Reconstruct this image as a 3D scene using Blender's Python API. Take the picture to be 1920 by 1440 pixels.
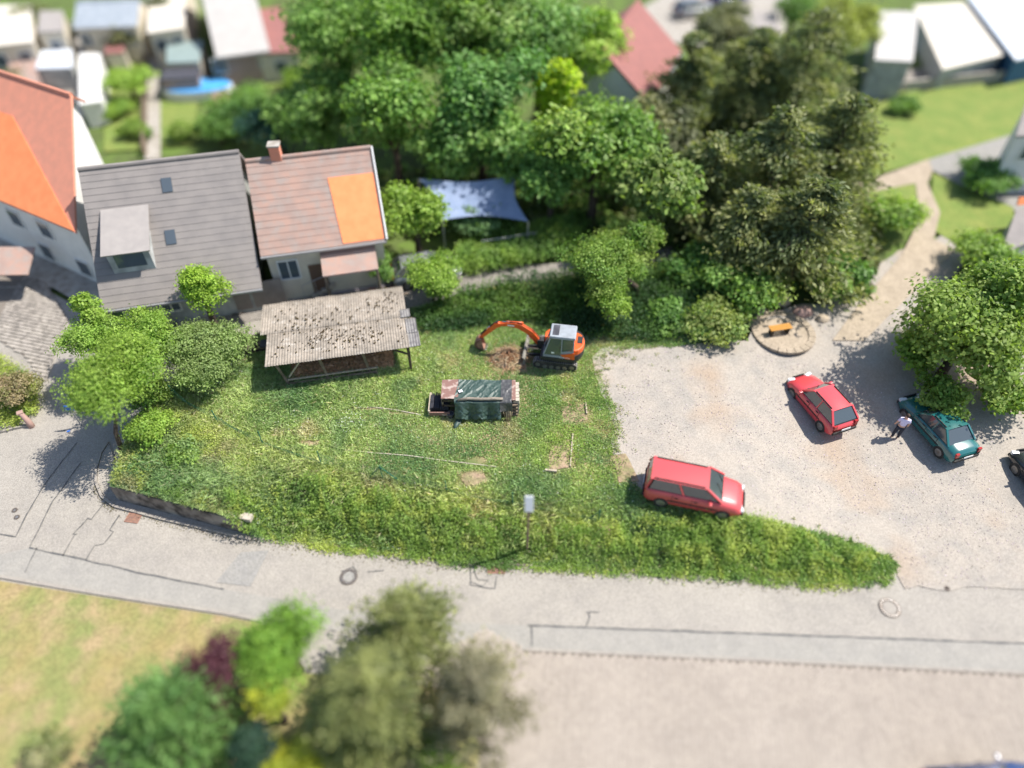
import bpy, bmesh, math, random
import numpy as np
from mathutils import Vector, Matrix, noise as mn
from mathutils.geometry import delaunay_2d_cdt
random.seed(7); RNG = np.random.default_rng(7)
S = bpy.context.scene; C = S.collection
for o in list(bpy.data.objects): bpy.data.objects.remove(o)
PI = math.pi; R = math.radians

# ------------------------------------------------------------ camera, light, exposure
CAM_H, PITCH, FPX = 27.0, R(47), 1330.0
cd = bpy.data.cameras.new('camera'); cam = bpy.data.objects.new('camera', cd); C.objects.link(cam)
cam.location = (0, 0, CAM_H); cam.rotation_euler = (PI/2 - PITCH, 0, 0)
cd.sensor_width = 36; cd.lens = 36*FPX/1920; cd.clip_end = 1000
cd.dof.use_dof = True; cd.dof.focus_distance = 33.0
cd.dof.aperture_fstop = (cd.lens/1000)/0.98          # drone shot with miniature-like focus fall-off
S.camera = cam
SUN_AZ, SUN_EL = 14.0, 56.0                           # azimuth counted from +X towards +Y
w = bpy.data.worlds.new('World'); S.world = w; w.use_nodes = True
nt = w.node_tree; nt.nodes.clear()
sk = nt.nodes.new('ShaderNodeTexSky'); sk.sky_type = 'NISHITA'; sk.sun_disc = False
sk.sun_elevation = R(SUN_EL); sk.sun_rotation = R(90 - SUN_AZ)
bg = nt.nodes.new('ShaderNodeBackground'); bg.inputs[1].default_value = 0.12
wo = nt.nodes.new('ShaderNodeOutputWorld')
nt.links.new(sk.outputs[0], bg.inputs[0]); nt.links.new(bg.outputs[0], wo.inputs[0])
ld = bpy.data.lights.new('sun', 'SUN'); ld.energy = 4.8; ld.angle = R(0.53); ld.color = (1, .95, .87)
sun = bpy.data.objects.new('sun', ld); C.objects.link(sun)
sd = Vector((math.cos(R(SUN_EL))*math.cos(R(SUN_AZ)), math.cos(R(SUN_EL))*math.sin(R(SUN_AZ)), math.sin(R(SUN_EL))))
sun.rotation_euler = sd.to_track_quat('Z', 'Y').to_euler()
S.view_settings.view_transform = 'Standard'; S.view_settings.look = 'None'
S.view_settings.exposure = 0.64; S.view_settings.gamma = 1
S.render.engine = 'CYCLES'

# ------------------------------------------------------------ ground heights, pixel -> place
ct, st = math.cos(PITCH), math.sin(PITCH)
def ray(px, py):
    u = (px-960)/FPX; v = (720-py)/FPX
    return u, ct+v*st, -st+v*ct
def un(px, py, z):                                    # point at height z seen at photo pixel
    d = ray(px, py); t = (z-CAM_H)/d[2]
    return Vector((d[0]*t, d[1]*t, z))
def mpp(p):                                           # metres per photo pixel at p
    return (p[1]*ct-(p[2]-CAM_H)*st)/FPX
def sm(a, b, x): 
    t = np.clip((np.asarray(x, float)-a)/(b-a), 0, 1); return t*t*(3-2*t)
EX = [-60, -17.75, -11.6, -2.48, 8.54, 12.97, 15.4, 16.3, 60]; EY = [25, 18.03, 16.29, 14.96, 14.32, 13.85, 14.1, 14.7, 15.2]
def y_edge(x): return np.interp(x, EX, EY)
def h_out(x, y): return 1.4*sm(20, 33, y)
def h_in(x, y):
    x = np.asarray(x, float); y = np.asarray(y, float)
    T = 1.4*(1 - sm(7, 18, x)*(1-sm(18, 30, y)))
    d = y-y_edge(x)
    ramp = 1.4*sm(-.2, 3.0, d); wallr = 1.1+.3*sm(0, 3, d)
    k = sm(-12.2, -10.2, x)
    r = wallr*(1-k)+ramp*k
    return np.minimum(T, r)
def G(px, py, h=h_in):
    z = 1.0
    for _ in range(25): p = un(px, py, z); z = .5*z+.5*float(h(p.x, p.y))
    p = un(px, py, z); return p
def vnoise(x, y, s=1.0, seed=0):                      # smooth value noise in 0..1
    x = np.asarray(x, float)/s+1000+seed*17.3; y = np.asarray(y, float)/s+1000+seed*9.1
    xi = np.floor(x).astype(np.int64); yi = np.floor(y).astype(np.int64); fx = x-xi; fy = y-yi
    fx = fx*fx*(3-2*fx); fy = fy*fy*(3-2*fy)
    def h(a, b):
        n = (a*374761393+b*668265263+seed*1274126177) & 0x7fffffff
        n = ((n ^ (n >> 13))*1274126177) & 0x7fffffff
        return ((n ^ (n >> 16)) & 0xffff)/65535.0
    return (h(xi, yi)*(1-fx)+h(xi+1, yi)*fx)*(1-fy)+(h(xi, yi+1)*(1-fx)+h(xi+1, yi+1)*fx)*fy
def fbm(x, y, s=1.0, seed=0): return (vnoise(x, y, s, seed)+.5*vnoise(x, y, s/2.1, seed+1)+.25*vnoise(x, y, s/4.3, seed+2))/1.75
def inpoly(x, y, poly):
    r = np.zeros(np.shape(x), bool); n = len(poly)
    for i in range(n):
        x0, y0 = poly[i][:2]; x1, y1 = poly[(i+1) % n][:2]
        if y0 == y1: continue
        c = ((y0 > y) != (y1 > y)) & (x < (x1-x0)*(y-y0)/(y1-y0)+x0); r ^= c
    return r
def pldist(x, y, pl):                                 # distance to a polyline
    d = np.full(np.shape(x), 1e9)
    for a, b in zip(pl[:-1], pl[1:]):
        ax, ay = a[:2]; bx, by = b[:2]; L = (bx-ax)**2+(by-ay)**2
        t = np.clip(((x-ax)*(bx-ax)+(y-ay)*(by-ay))/L, 0, 1)
        d = np.minimum(d, np.hypot(x-ax-t*(bx-ax), y-ay-t*(by-ay)))
    return d

# ------------------------------------------------------------ materials
def srgb(r, g, b): 
    f = lambda c: (c/255/12.92) if c/255 <= .04045 else ((c/255+.055)/1.055)**2.4
    return (f(r), f(g), f(b))
M = {}
def mat(name, col, rough=.8, col2=None, scale=2.0, fac=(.35, .65), detail=6, col3=None, scale3=.3, fac3=(.45, .7), bump=0, bscale=30, metal=0, spec=.3, speck=0, spscale=40, spcol=None, voro=False, coat=0):
    m = bpy.data.materials.new(name); m.use_nodes = True; n = m.node_tree.nodes; l = m.node_tree.links
    b = n['Principled BSDF']; b.inputs['Roughness'].default_value = rough; b.inputs['Metallic'].default_value = metal
    b.inputs['Specular IOR Level'].default_value = spec; b.inputs['Coat Weight'].default_value = coat
    g = n.new('ShaderNodeNewGeometry'); pos = g.outputs['Position']
    c4 = lambda c: (c[0], c[1], c[2], 1)
    cur = None
    rgb = n.new('ShaderNodeRGB'); rgb.outputs[0].default_value = c4(col); cur = rgb.outputs[0]
    def layer(cur, c, sc, fr, det):
        t = n.new('ShaderNodeTexNoise'); t.inputs['Scale'].default_value = sc; t.inputs['Detail'].default_value = det; l.new(pos, t.inputs['Vector'])
        mr = n.new('ShaderNodeMapRange'); mr.inputs[1].default_value = fr[0]; mr.inputs[2].default_value = fr[1]; l.new(t.outputs[0], mr.inputs[0])
        mx = n.new('ShaderNodeMix'); mx.data_type = 'RGBA'; l.new(mr.outputs[0], mx.inputs[0]); l.new(cur, mx.inputs[6]); mx.inputs[7].default_value = c4(c)
        return mx.outputs[2]
    if col2: cur = layer(cur, col2, scale, fac, detail)
    if col3: cur = layer(cur, col3, scale3, fac3, 3)
    if speck:
        t = n.new('ShaderNodeTexVoronoi'); t.inputs['Scale'].default_value = spscale; l.new(pos, t.inputs['Vector'])
        sx = n.new('ShaderNodeSeparateColor'); l.new(t.outputs['Color'], sx.inputs[0])
        mr = n.new('ShaderNodeMapRange'); mr.inputs[3].default_value = 1-speck; mr.inputs[4].default_value = 1+speck*.8; l.new(sx.outputs[0], mr.inputs[0])
        vm = n.new('ShaderNodeVectorMath'); vm.operation = 'SCALE'; l.new(cur, vm.inputs[0]); l.new(mr.outputs[0], vm.inputs['Scale']); cur = vm.outputs[0]
    l.new(cur, b.inputs['Base Color'])
    if bump:
        t = n.new('ShaderNodeTexNoise'); t.inputs['Scale'].default_value = bscale; t.inputs['Detail'].default_value = 5; l.new(pos, t.inputs['Vector'])
        bp = n.new('ShaderNodeBump'); bp.inputs['Strength'].default_value = bump; bp.inputs['Distance'].default_value = .03; l.new(t.outputs[0], bp.inputs['Height']); l.new(bp.outputs[0], b.inputs['Normal'])
    M[name] = m; return m
def leafmat(name, trans=.35, gloss=.35):
    m = bpy.data.materials.new(name); m.use_nodes = True; n = m.node_tree.nodes; l = m.node_tree.links; n.clear()
    a = n.new('ShaderNodeAttribute'); a.attribute_name = 'Col'
    d = n.new('ShaderNodeBsdfPrincipled'); d.inputs['Roughness'].default_value = .55; d.inputs['Specular IOR Level'].default_value = gloss; l.new(a.outputs[0], d.inputs['Base Color'])
    t = n.new('ShaderNodeBsdfTranslucent')
    vm = n.new('ShaderNodeVectorMath'); vm.operation = 'MULTIPLY'; vm.inputs[1].default_value = (1.15, 1.25, .6); l.new(a.outputs[0], vm.inputs[0]); l.new(vm.outputs[0], t.inputs[0])
    x = n.new('ShaderNodeMixShader'); x.inputs[0].default_value = trans; l.new(d.outputs[0], x.inputs[1]); l.new(t.outputs[0], x.inputs[2])
    o = n.new('ShaderNodeOutputMaterial'); l.new(x.outputs[0], o.inputs[0]); M[name] = m; return m
leafmat('leaf', .42); leafmat('grass_leaf', .3, .25)
mat('asphalt', (.325, .298, .262), .9, (.285, .262, .235), 1.3, (.4, .7), col3=(.355, .325, .285), scale3=.35, speck=.24, spscale=34, bump=.25, bscale=60)
mat('asphalt_strip', (.315, .297, .266), .9, (.285, .27, .245), 1.7, speck=.2, spscale=34, bump=.2, bscale=60)
mat('asphalt_patch', (.285, .272, .25), .9, (.265, .255, .24), 2, speck=.2, spscale=20)
mat('joint', (.10, .10, .10), .7, (.20, .19, .17), 3, (.45, .7))
mat('lane_asphalt', (.27, .245, .22), .9, (.21, .19, .17), 1.5, speck=.35, spscale=16, bump=.2)
mat('gravel', (.365, .325, .28), .95, (.305, .28, .25), .9, (.42, .68), col3=(.35, .275, .21), scale3=.22, fac3=(.55, .72), speck=.17, spscale=22, bump=.4, bscale=16)
mat('soil', (.17, .19, .07), 1, (.12, .16, .05), 1.2, (.4, .6), col3=(.34, .25, .16), scale3=.5, bump=.5, bscale=12)
mat('bare_soil', (.33, .235, .16), 1, (.22, .20, .10), 3, bump=.5, bscale=12, speck=.3, spscale=10)
mat('garden', (.11, .17, .035), 1, (.08, .10, .035), .8, (.4, .6), bump=.4, bscale=10)
mat('lawn', (.155, .215, .05), 1, (.22, .25, .065), .7, (.4, .7), bump=.3, bscale=20, speck=.2, spscale=12)
mat('dry_lawn', (.29, .235, .10), 1, (.21, .225, .08), .5, (.35, .62), col3=(.33, .25, .135), scale3=.9, bump=.3, speck=.2, spscale=12)
mat('sand', (.40, .33, .25), 1, (.34, .28, .21), 1.5, speck=.2, spscale=15)
mat('paver', (.385, .335, .285), .9, (.35, .305, .262), 1.2, (.35, .65), col3=(.40, .35, .30), scale3=.4, speck=.08, spscale=6, bump=.2)
mat('paver_joint', (.22, .19, .16), 1, (.19, .165, .14), 3)
mat('sett', (.36, .325, .285), .9, (.30, .27, .24), 1.2, (.35, .65), speck=.3, spscale=5)
mat('kerb', (.34, .31, .27), .9, (.30, .27, .24), 3, speck=.2)
mat('concrete', (.40, .37, .33), .9, (.28, .25, .21), 2.2, (.4, .65), bump=.3)
mat('old_wall', (.22, .185, .155), .95, (.07, .06, .05), 2.0, (.42, .62), col3=(.36, .32, .27), scale3=1.3, bump=.8, bscale=8)
mat('fibre_cement', (.33, .285, .235), .95, (.24, .21, .175), 1.1, (.4, .65), col3=(.38, .345, .30), scale3=3.0, fac3=(.58, .7), speck=.15, spscale=9, bump=.3)
mat('moss', (.05, .03, .015), 1, (.08, .06, .02), 6)
mat('translucent_sheet', (.16, .15, .15), .5, (.24, .23, .22), 3, (.4, .6))
mat('timber', (.22, .17, .125), .9, (.13, .10, .075), 5, (.4, .6))
mat('dark_timber', (.10, .075, .055), .9, (.06, .045, .035), 5)
mat('pale_timber', (.47, .40, .31), .9, (.33, .27, .20), 6)
mat('hay', (.50, .34, .18), 1, (.38, .24, .11), 2.5, (.35, .65), bump=.8, bscale=18)
mat('bark', (.12, .09, .07), .95, (.06, .045, .035), 9, bump=.6)
mat('orange_paint', (.80, .115, .018), .38, (.62, .09, .02), 3, (.45, .75), spec=.5, coat=.3)
mat('dark_metal', (.03, .032, .036), .5, (.055, .05, .05), 6, metal=.2)
mat('rubber', (.035, .034, .033), .85, (.09, .08, .07), 5, (.5, .7))
mat('track_worn', (.30, .28, .26), .8, (.16, .15, .14), 8)
mat('cab_grey', (.33, .36, .39), .5, (.26, .28, .30), 4, spec=.5)
mat('chrome', (.6, .6, .6), .2, metal=1)
mat('steel', (.35, .34, .33), .4, (.22, .19, .16), 6, metal=.6)
mat('blade_steel', (.26, .25, .22), .7, (.13, .11, .09), 5, (.4, .65))
mat('white_plastic', (.72, .73, .74), .5)
mat('sticker', (.8, .8, .8), .5)
mat('seat_dark', (.03, .03, .035), .8)
mat('tarp_green', (.030, .062, .052), .5, (.06, .095, .082), 7, (.42, .62), spec=.6, bump=.4, bscale=14)
mat('tarp_black', (.05, .05, .055), .4, (.10, .10, .10), 5, spec=.5, bump=.5, bscale=20)
mat('brown_panel', (.23, .13, .11), .8, (.42, .33, .29), 3.2, (.52, .62), bump=.2)
mat('slate', (.085, .085, .10), .6, (.05, .05, .06), 5, (.4, .6))
mat('pale_stone', (.50, .44, .36), .9, (.38, .33, .28), 4)
mat('stick', (.48, .37, .24), .9, (.30, .22, .15), 8)
mat('brush', (.30, .16, .085), .95, (.42, .29, .17), 2.5, (.4, .6))
mat('weathered_log', (.30, .26, .21), .9, (.18, .15, .12), 7)
mat('green_wire', (.02, .13, .09), .5)
mat('galv', (.42, .42, .42), .45, metal=.5)
mat('pole_brown', (.20, .13, .11), .7)
mat('sign_white', (.78, .80, .82), .4)
mat('rust', (.36, .19, .13), .8, (.24, .13, .10), 8)
mat('iron', (.11, .09, .08), .7, (.15, .125, .105), 8, metal=.3)
mat('tile_orange', (.85, .29, .12), .85, (.80, .25, .10), 2, bump=.3)
mat('tile_faded', (.66, .27, .18), .85, (.58, .25, .17), 2)
mat('tile_brown', (.33, .235, .20), .9, (.40, .26, .21), 1.1, (.4, .62), col3=(.33, .27, .24), scale3=2, bump=.4)
mat('tile_grey', (.26, .235, .22), .9, (.225, .205, .195), 1.3, (.4, .65), bump=.4)
mat('tile_mid', (.34, .31, .29), .9, (.30, .275, .26), 2)
mat('tile_light', (.50, .48, .455), .9, (.44, .42, .40), 2)
mat('tile_red', (.31, .135, .12), .9, (.26, .12, .11), 2)
mat('metal_roof', (.30, .34, .39), .5, (.40, .44, .48), 2)
mat('roof_bluewhite', (.56, .62, .70), .5, (.68, .70, .74), 1)
mat('roof_cream', (.66, .61, .53), .7, (.60, .55, .47), 1)
mat('roof_teal', (.25, .32, .31), .8, (.22, .28, .27), 2)
mat('wall_white', (.72, .71, .68), .9, (.66, .65, .62), 2)
mat('wall_cream', (.66, .60, .48), .9, (.58, .52, .42), 2)
mat('wall_grey', (.45, .46, .45), .9, (.28, .29, .28), 2)
mat('wall_pink', (.40, .29, .26), .9, (.34, .25, .23), 2)
mat('wall_blue', (.05, .13, .24), .7)
mat('window_glass', (.08, .10, .12), .06, spec=.8)
mat('car_glass', (.06, .075, .08), .04, spec=1.0, coat=.5)
mat('frame_white', (.7, .7, .68), .6)
mat('door_brown', (.14, .085, .06), .7)
mat('garage', (.24, .21, .19), .7, (.20, .17, .155), 3)
mat('pool_blue', (.05, .30, .68), .35, (.09, .38, .74), 1.5)
mat('sail_blue', (.25, .31, .45), .7, (.19, .25, .38), 1.5)
mat('car_red', (.60, .06, .07), .35, spec=.6, coat=.6)
mat('car_red_old', (.55, .075, .08), .35, spec=.5, coat=.4)
mat('car_teal', (.012, .12, .12), .22, spec=.7, coat=.8)
mat('car_black', (.02, .022, .03), .25, spec=.6, coat=.7)
mat('car_navy', (.012, .035, .13), .25, spec=.6, coat=.7)
mat('car_silver', (.33, .34, .36), .35, metal=.5, coat=.4)
mat('headlight', (.75, .77, .8), .15, spec=.8)
mat('taillight', (.35, .01, .01), .25, spec=.6)
mat('plate', (.75, .75, .73), .5)
mat('skin', (.55, .34, .25), .6); mat('shirt', (.62, .58, .78), .8); mat('trousers', (.03, .035, .05), .8); mat('hair', (.06, .04, .03), .7)
mat('mulch', (.20, .095, .06), 1, (.13, .07, .05), 8, bump=.6)
mat('terrace', (.36, .31, .32), .9, (.31, .27, .28), 2)
mat('terracotta', (.42, .36, .28), .8); mat('pink_stone', (.42, .27, .23), .9, (.34, .23, .2), 5)
mat('bench_orange', (.50, .24, .05), .7); mat('blue_sign', (.03, .14, .50), .5)
def flower(name, c): return mat(name, c, .8)
flower('yellow_flower', (.75, .62, .03)); flower('orange_flower', (.8, .33, .03)); flower('white_flower', (.8, .8, .75))

# ------------------------------------------------------------ object helpers
def tag(o, label=None, cat=None, group=None, kind=None):
    if label: o['label'] = label
    if cat: o['category'] = cat
    if group: o['group'] = group
    if kind: o['kind'] = kind
    return o
def thing(name, loc, label, cat, group=None, rz=0):
    o = bpy.data.objects.new(name, None); C.objects.link(o); o.location = loc; o.rotation_euler = (0, 0, rz); o.empty_display_size = .3
    return tag(o, label, cat, group)
def wmat(o):
    m = Matrix.Identity(4)
    while o: m = (Matrix.Translation(o.location) @ o.rotation_euler.to_matrix().to_4x4()) @ m; o = o.parent
    return m
class MB:
    def __init__(s): s.v = []; s.f = []; s.mi = []; s.cur = 0
    def add(s, vs, fs):
        b = len(s.v); s.v += [tuple(v) for v in vs]; s.f += [tuple(i+b for i in f) for f in fs]; s.mi += [s.cur]*len(fs); return s
    def box(s, c, size, rot=None, taper=1.0):
        hx, hy, hz = size[0]/2, size[1]/2, size[2]/2; vs = []
        for z, k in ((-hz, 1), (hz, taper)):
            for x, y in ((-hx, -hy), (hx, -hy), (hx, hy), (-hx, hy)): vs.append(Vector((x*k, y*k, z)))
        if rot is not None:
            rm = Matrix.Rotation(rot, 3, 'Z') if isinstance(rot, (int, float)) else rot
            vs = [rm @ v for v in vs]
        vs = [v+Vector(c) for v in vs]
        return s.add(vs, [(3, 2, 1, 0), (4, 5, 6, 7), (0, 1, 5, 4), (1, 2, 6, 5), (2, 3, 7, 6), (3, 0, 4, 7)])
    def beam(s, a, b, w, h=None, up=(0, 0, 1)):       # rectangular bar from a to b
        a = Vector(a); b = Vector(b); d = (b-a).normalized(); h = h or w
        x = d.cross(Vector(up)); x = x.normalized() if x.length > 1e-4 else Vector((1, 0, 0)); y = x.cross(d)
        vs = [p+x*i*w/2+y*j*h/2 for p in (a, b) for i, j in ((-1, -1), (1, -1), (1, 1), (-1, 1))]
        return s.add(vs, [(0, 1, 2, 3), (7, 6, 5, 4), (4, 5, 1, 0), (5, 6, 2, 1), (6, 7, 3, 2), (7, 4, 0, 3)])
    def tube(s, pts, rad, n=8, cap=True):
        pts = [Vector(p) for p in pts]
        if not isinstance(rad, (list, tuple)): rad = [rad]*len(pts)
        vs = []; fs = []; px = None
        for i, p in enumerate(pts):
            d = (pts[min(i+1, len(pts)-1)]-pts[max(i-1, 0)]).normalized()
            if px is None: px = d.orthogonal().normalized()
            px = (px-d*px.dot(d)).normalized(); py = d.cross(px)
            for k in range(n):
                a = 2*PI*k/n; vs.append(p+(px*math.cos(a)+py*math.sin(a))*rad[i])
        for i in range(len(pts)-1):
            for k in range(n):
                k2 = (k+1) % n; fs.append((i*n+k, i*n+k2, (i+1)*n+k2, (i+1)*n+k))
        if cap: fs.append(tuple(range(n))[::-1]); fs.append(tuple((len(pts)-1)*n+k for k in range(n)))
        return s.add(vs, fs)
    def prism(s, poly, z0, z1):
        n = len(poly); zz0 = z0 if isinstance(z0, (list, tuple)) else [z0]*n; zz1 = z1 if isinstance(z1, (list, tuple)) else [z1]*n
        vs = [(p[0], p[1], zz0[i]) for i, p in enumerate(poly)]+[(p[0], p[1], zz1[i]) for i, p in enumerate(poly)]
        return s.add(vs, [tuple(range(n))[::-1], tuple(range(n, 2*n))]+[(i, (i+1) % n, n+(i+1) % n, n+i) for i in range(n)])
    def slab(s, quad, t):                              # thick panel: quad top corners, thickness t along its normal
        q = [Vector(p) for p in quad]; nrm = (q[1]-q[0]).cross(q[-1]-q[0]).normalized()
        n = len(q); vs = [p-nrm*t for p in q]+q
        return s.add(vs, [tuple(range(n))[::-1], tuple(range(n, 2*n))]+[(i, (i+1) % n, n+(i+1) % n, n+i) for i in range(n)])
    def extr(s, prof, y0, y1, xf=None):                # profile in x,z extruded along y
        n = len(prof); vs = [Vector((p[0], y0, p[1])) for p in prof]+[Vector((p[0], y1, p[1])) for p in prof]
        if xf: vs = [xf @ v for v in vs]
        return s.add(vs, [tuple(range(n)), tuple(range(n, 2*n))[::-1]]+[(i, n+i, n+(i+1) % n, (i+1) % n) for i in range(n)])
    def blob(s, c, r, sub=1, jit=.15, sq=(1, 1, 1)):
        bm = bmesh.new(); bmesh.ops.create_icosphere(bm, subdivisions=sub, radius=1)
        vs = [Vector(c)+Vector((v.co.x*sq[0], v.co.y*sq[1], v.co.z*sq[2]))*r*(1+random.uniform(-jit, jit)) for v in bm.verts]
        fs = [tuple(x.index for x in f.verts) for f in bm.faces]; bm.free(); return s.add(vs, fs)
    def disc(s, c, r, z0, z1, n=24):
        return s.prism([(c[0]+r*math.cos(2*PI*k/n), c[1]+r*math.sin(2*PI*k/n)) for k in range(n)], z0, z1)
    def ring(s, c, r0, r1, z0, z1, n=28, a0=0, a1=2*PI):
        full = abs(a1-a0-2*PI) < 1e-3
        k = n if full else n+1; vs = []
        for i in range(k):
            a = a0+(a1-a0)*i/n
            for r, z in ((r0, z0), (r1, z0), (r1, z1), (r0, z1)): vs.append((c[0]+r*math.cos(a), c[1]+r*math.sin(a), z))
        fs = []
        for i in range(n):
            j = (i+1) % k
            for q in range(4): fs.append((i*4+q, j*4+q, j*4+(q+1) % 4, i*4+(q+1) % 4))
        if not full: fs += [(0, 1, 2, 3), ((k-1)*4+3, (k-1)*4+2, (k-1)*4+1, (k-1)*4)]
        return s.add(vs, fs)
    def build(s, name, m, parent=None, local=False, smooth=False, bevel=0, label=None):
        vs = s.v
        if parent is not None and not local:
            inv = wmat(parent).inverted(); vs = [tuple(inv @ Vector(v)) for v in vs]
        me = bpy.data.meshes.new(name); me.from_pydata(vs, [], s.f); me.validate()
        for mm in (m if isinstance(m, (list, tuple)) else [m]): me.materials.append(M[mm])
        if isinstance(m, (list, tuple)) and len(me.polygons) == len(s.mi): me.polygons.foreach_set('material_index', s.mi)
        bm = bmesh.new(); bm.from_mesh(me); bmesh.ops.recalc_face_normals(bm, faces=bm.faces)
        if bevel: bmesh.ops.bevel(bm, geom=[e for e in bm.edges if e.calc_face_angle(0) > .5], offset=bevel, segments=2, profile=.6, affect='EDGES', clamp_overlap=True)
        bm.to_mesh(me); bm.free()
        if smooth: me.polygons.foreach_set('use_smooth', [True]*len(me.polygons))
        o = bpy.data.objects.new(name, me); C.objects.link(o)
        if parent is not None: o.parent = parent
        if label: o['label'] = label
        return o
def copy_tree(o, parent=None):
    c = o.copy(); C.objects.link(c); c.parent = parent
    for ch in list(o.children): copy_tree(ch, c)
    return c

def resample(poly, step=.8, closed=True):
    out = []; n = len(poly)
    for i in range(n if closed else n-1):
        a = Vector(poly[i][:2]); b = Vector(poly[(i+1) % n][:2]); k = max(1, int((b-a).length/step))
        for j in range(k): out.append(a+(b-a)*j/k)
    if not closed: out.append(Vector(poly[-1][:2]))
    return out
def zone(name, poly, h, off, m, step=.7, wob=0, parent=None, kind='structure', skirt=0):
    b = resample(poly, step)
    if wob: b = [p+Vector(((vnoise(p.x, p.y, .9, 3)-.5)*wob*2, (vnoise(p.x, p.y, .9, 4)-.5)*wob*2)) for p in b]
    nb = len(b); xs = [p.x for p in b]; ys = [p.y for p in b]
    gx, gy = np.meshgrid(np.arange(min(xs), max(xs), step), np.arange(min(ys), max(ys), step)); gx = gx.ravel()+.013; gy = gy.ravel()+.017
    k = inpoly(gx, gy, b) & (pldist(gx, gy, b+[b[0]]) > step*.35)
    pts = b+[Vector((x, y)) for x, y in zip(gx[k], gy[k])]
    r = delaunay_2d_cdt(pts, [(i, (i+1) % nb) for i in range(nb)], [], 1, 1e-4)
    vx = np.array([[p.x, p.y] for p in r[0]]); z = h(vx[:, 0], vx[:, 1])+off
    fc = []
    for f in r[2]:
        c = vx[list(f)].mean(0)
        if inpoly(np.array([c[0]]), np.array([c[1]]), b)[0]: fc.append(tuple(f))
    me = bpy.data.meshes.new(name); me.from_pydata([(a[0], a[1], zz) for a, zz in zip(vx, z)], [], fc)
    me.materials.append(M[m]); 
    bm = bmesh.new(); bm.from_mesh(me)
    for f in bm.faces:
        f.normal_update()
        if f.normal.z < 0: f.normal_flip()
    if skirt:
        be = [e for e in bm.edges if e.is_boundary]
        r2 = bmesh.ops.extrude_edge_only(bm, edges=be); bmesh.ops.translate(bm, verts=[x for x in r2['geom'] if isinstance(x, bmesh.types.BMVert)], vec=(0, 0, -skirt))
    bm.to_mesh(me); bm.free(); me.polygons.foreach_set('use_smooth', [True]*len(me.polygons))
    o = bpy.data.objects.new(name, me); C.objects.link(o)
    if kind: o['kind'] = kind
    if parent: o.parent = parent
    return o
def Gp(pts, h=h_in): return [G(x, y, h) for x, y in pts]
def ribbon(name, pts, wid, h, off, m, parent=None, wob=.03, thick=.01, local=False):
    P = resample(pts, .25, False); mb = MB(); vs = []
    for i, p in enumerate(P):
        d = (P[min(i+1, len(P)-1)]-P[max(i-1, 0)]).normalized(); nn = Vector((-d.y, d.x)); 
        q = p+nn*(vnoise(i*.37+pts[0][0], 0, 1, 5)-.5)*wob*2; ww = wid*(.6+.8*vnoise(i*.9, pts[0][1], 1, 8))
        for sgn in (-1, 1): 
            e = q+nn*ww/2*sgn; vs.append((e.x, e.y, float(h(e.x, e.y))+off))
    mb.add(vs, [(2*i, 2*i+1, 2*i+3, 2*i+2) for i in range(len(P)-1)])
    return mb.build(name, m, parent)

# ------------------------------------------------------------ setting: ground, streets, lots
zone('ground', [(-140, -6), (140, -6), (140, 220), (-140, 220)], h_out, -.12, 'garden', 5.0)
def W(*a): return [Vector((x, y)) for x, y in a]
street_poly = W((-60, -2), (-17, 2), (60, 2), (60, 20), (22, 20.5), (16.3, 14.9)) + [Vector((x, float(y_edge(x))+.25)) for x in np.linspace(16, -17.5, 26)] + \
    W((-17.75, 18.3), (-17.75, 21.5), (-17.0, 25.0), (-12.5, 28.3), (-3.2, 30.3)) + [p.xy for p in Gp([(1040, 522), (1215, 498), (1215, 462), (1040, 494), (860, 500), (700, 520), (560, 556), (330, 600), (190, 600), (80, 540), (0, 520)], h_out)] + W((-60, 38))
zone('street', street_poly, h_out, 0.0, 'asphalt', .9)
lane = Gp([(255, 700), (340, 640), (480, 600), (760, 590), (870, 552), (1040, 524), (1215, 500), (1330, 462), (1300, 455), (1215, 463), (1040, 496), (860, 502), (700, 524), (640, 548), (480, 566), (330, 604), (190, 612), (150, 640)], h_out)
zone('upper_lane', lane, h_out, .03, 'lane_asphalt', .7)
# parking lot of pale gravel
lot = Gp([(1108, 672), (1130, 655), (1200, 648), (1290, 646), (1400, 640), (1405, 600), (1480, 575), (1560, 570), (1620, 520), (1680, 470), (1780, 440), (1830, 470), (1760, 540), (1900, 600), (2100, 600), (2300, 900), (2050, 1112), (1700, 1104), (1688, 1078), (1680, 1058), (1600, 1026), (1450, 985), (1340, 966), (1200, 930), (1165, 895), (1150, 850), (1152, 800), (1135, 740), (1118, 705)])
zone('parking_lot', lot, h_in, .03, 'gravel', .6, wob=.22)
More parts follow.
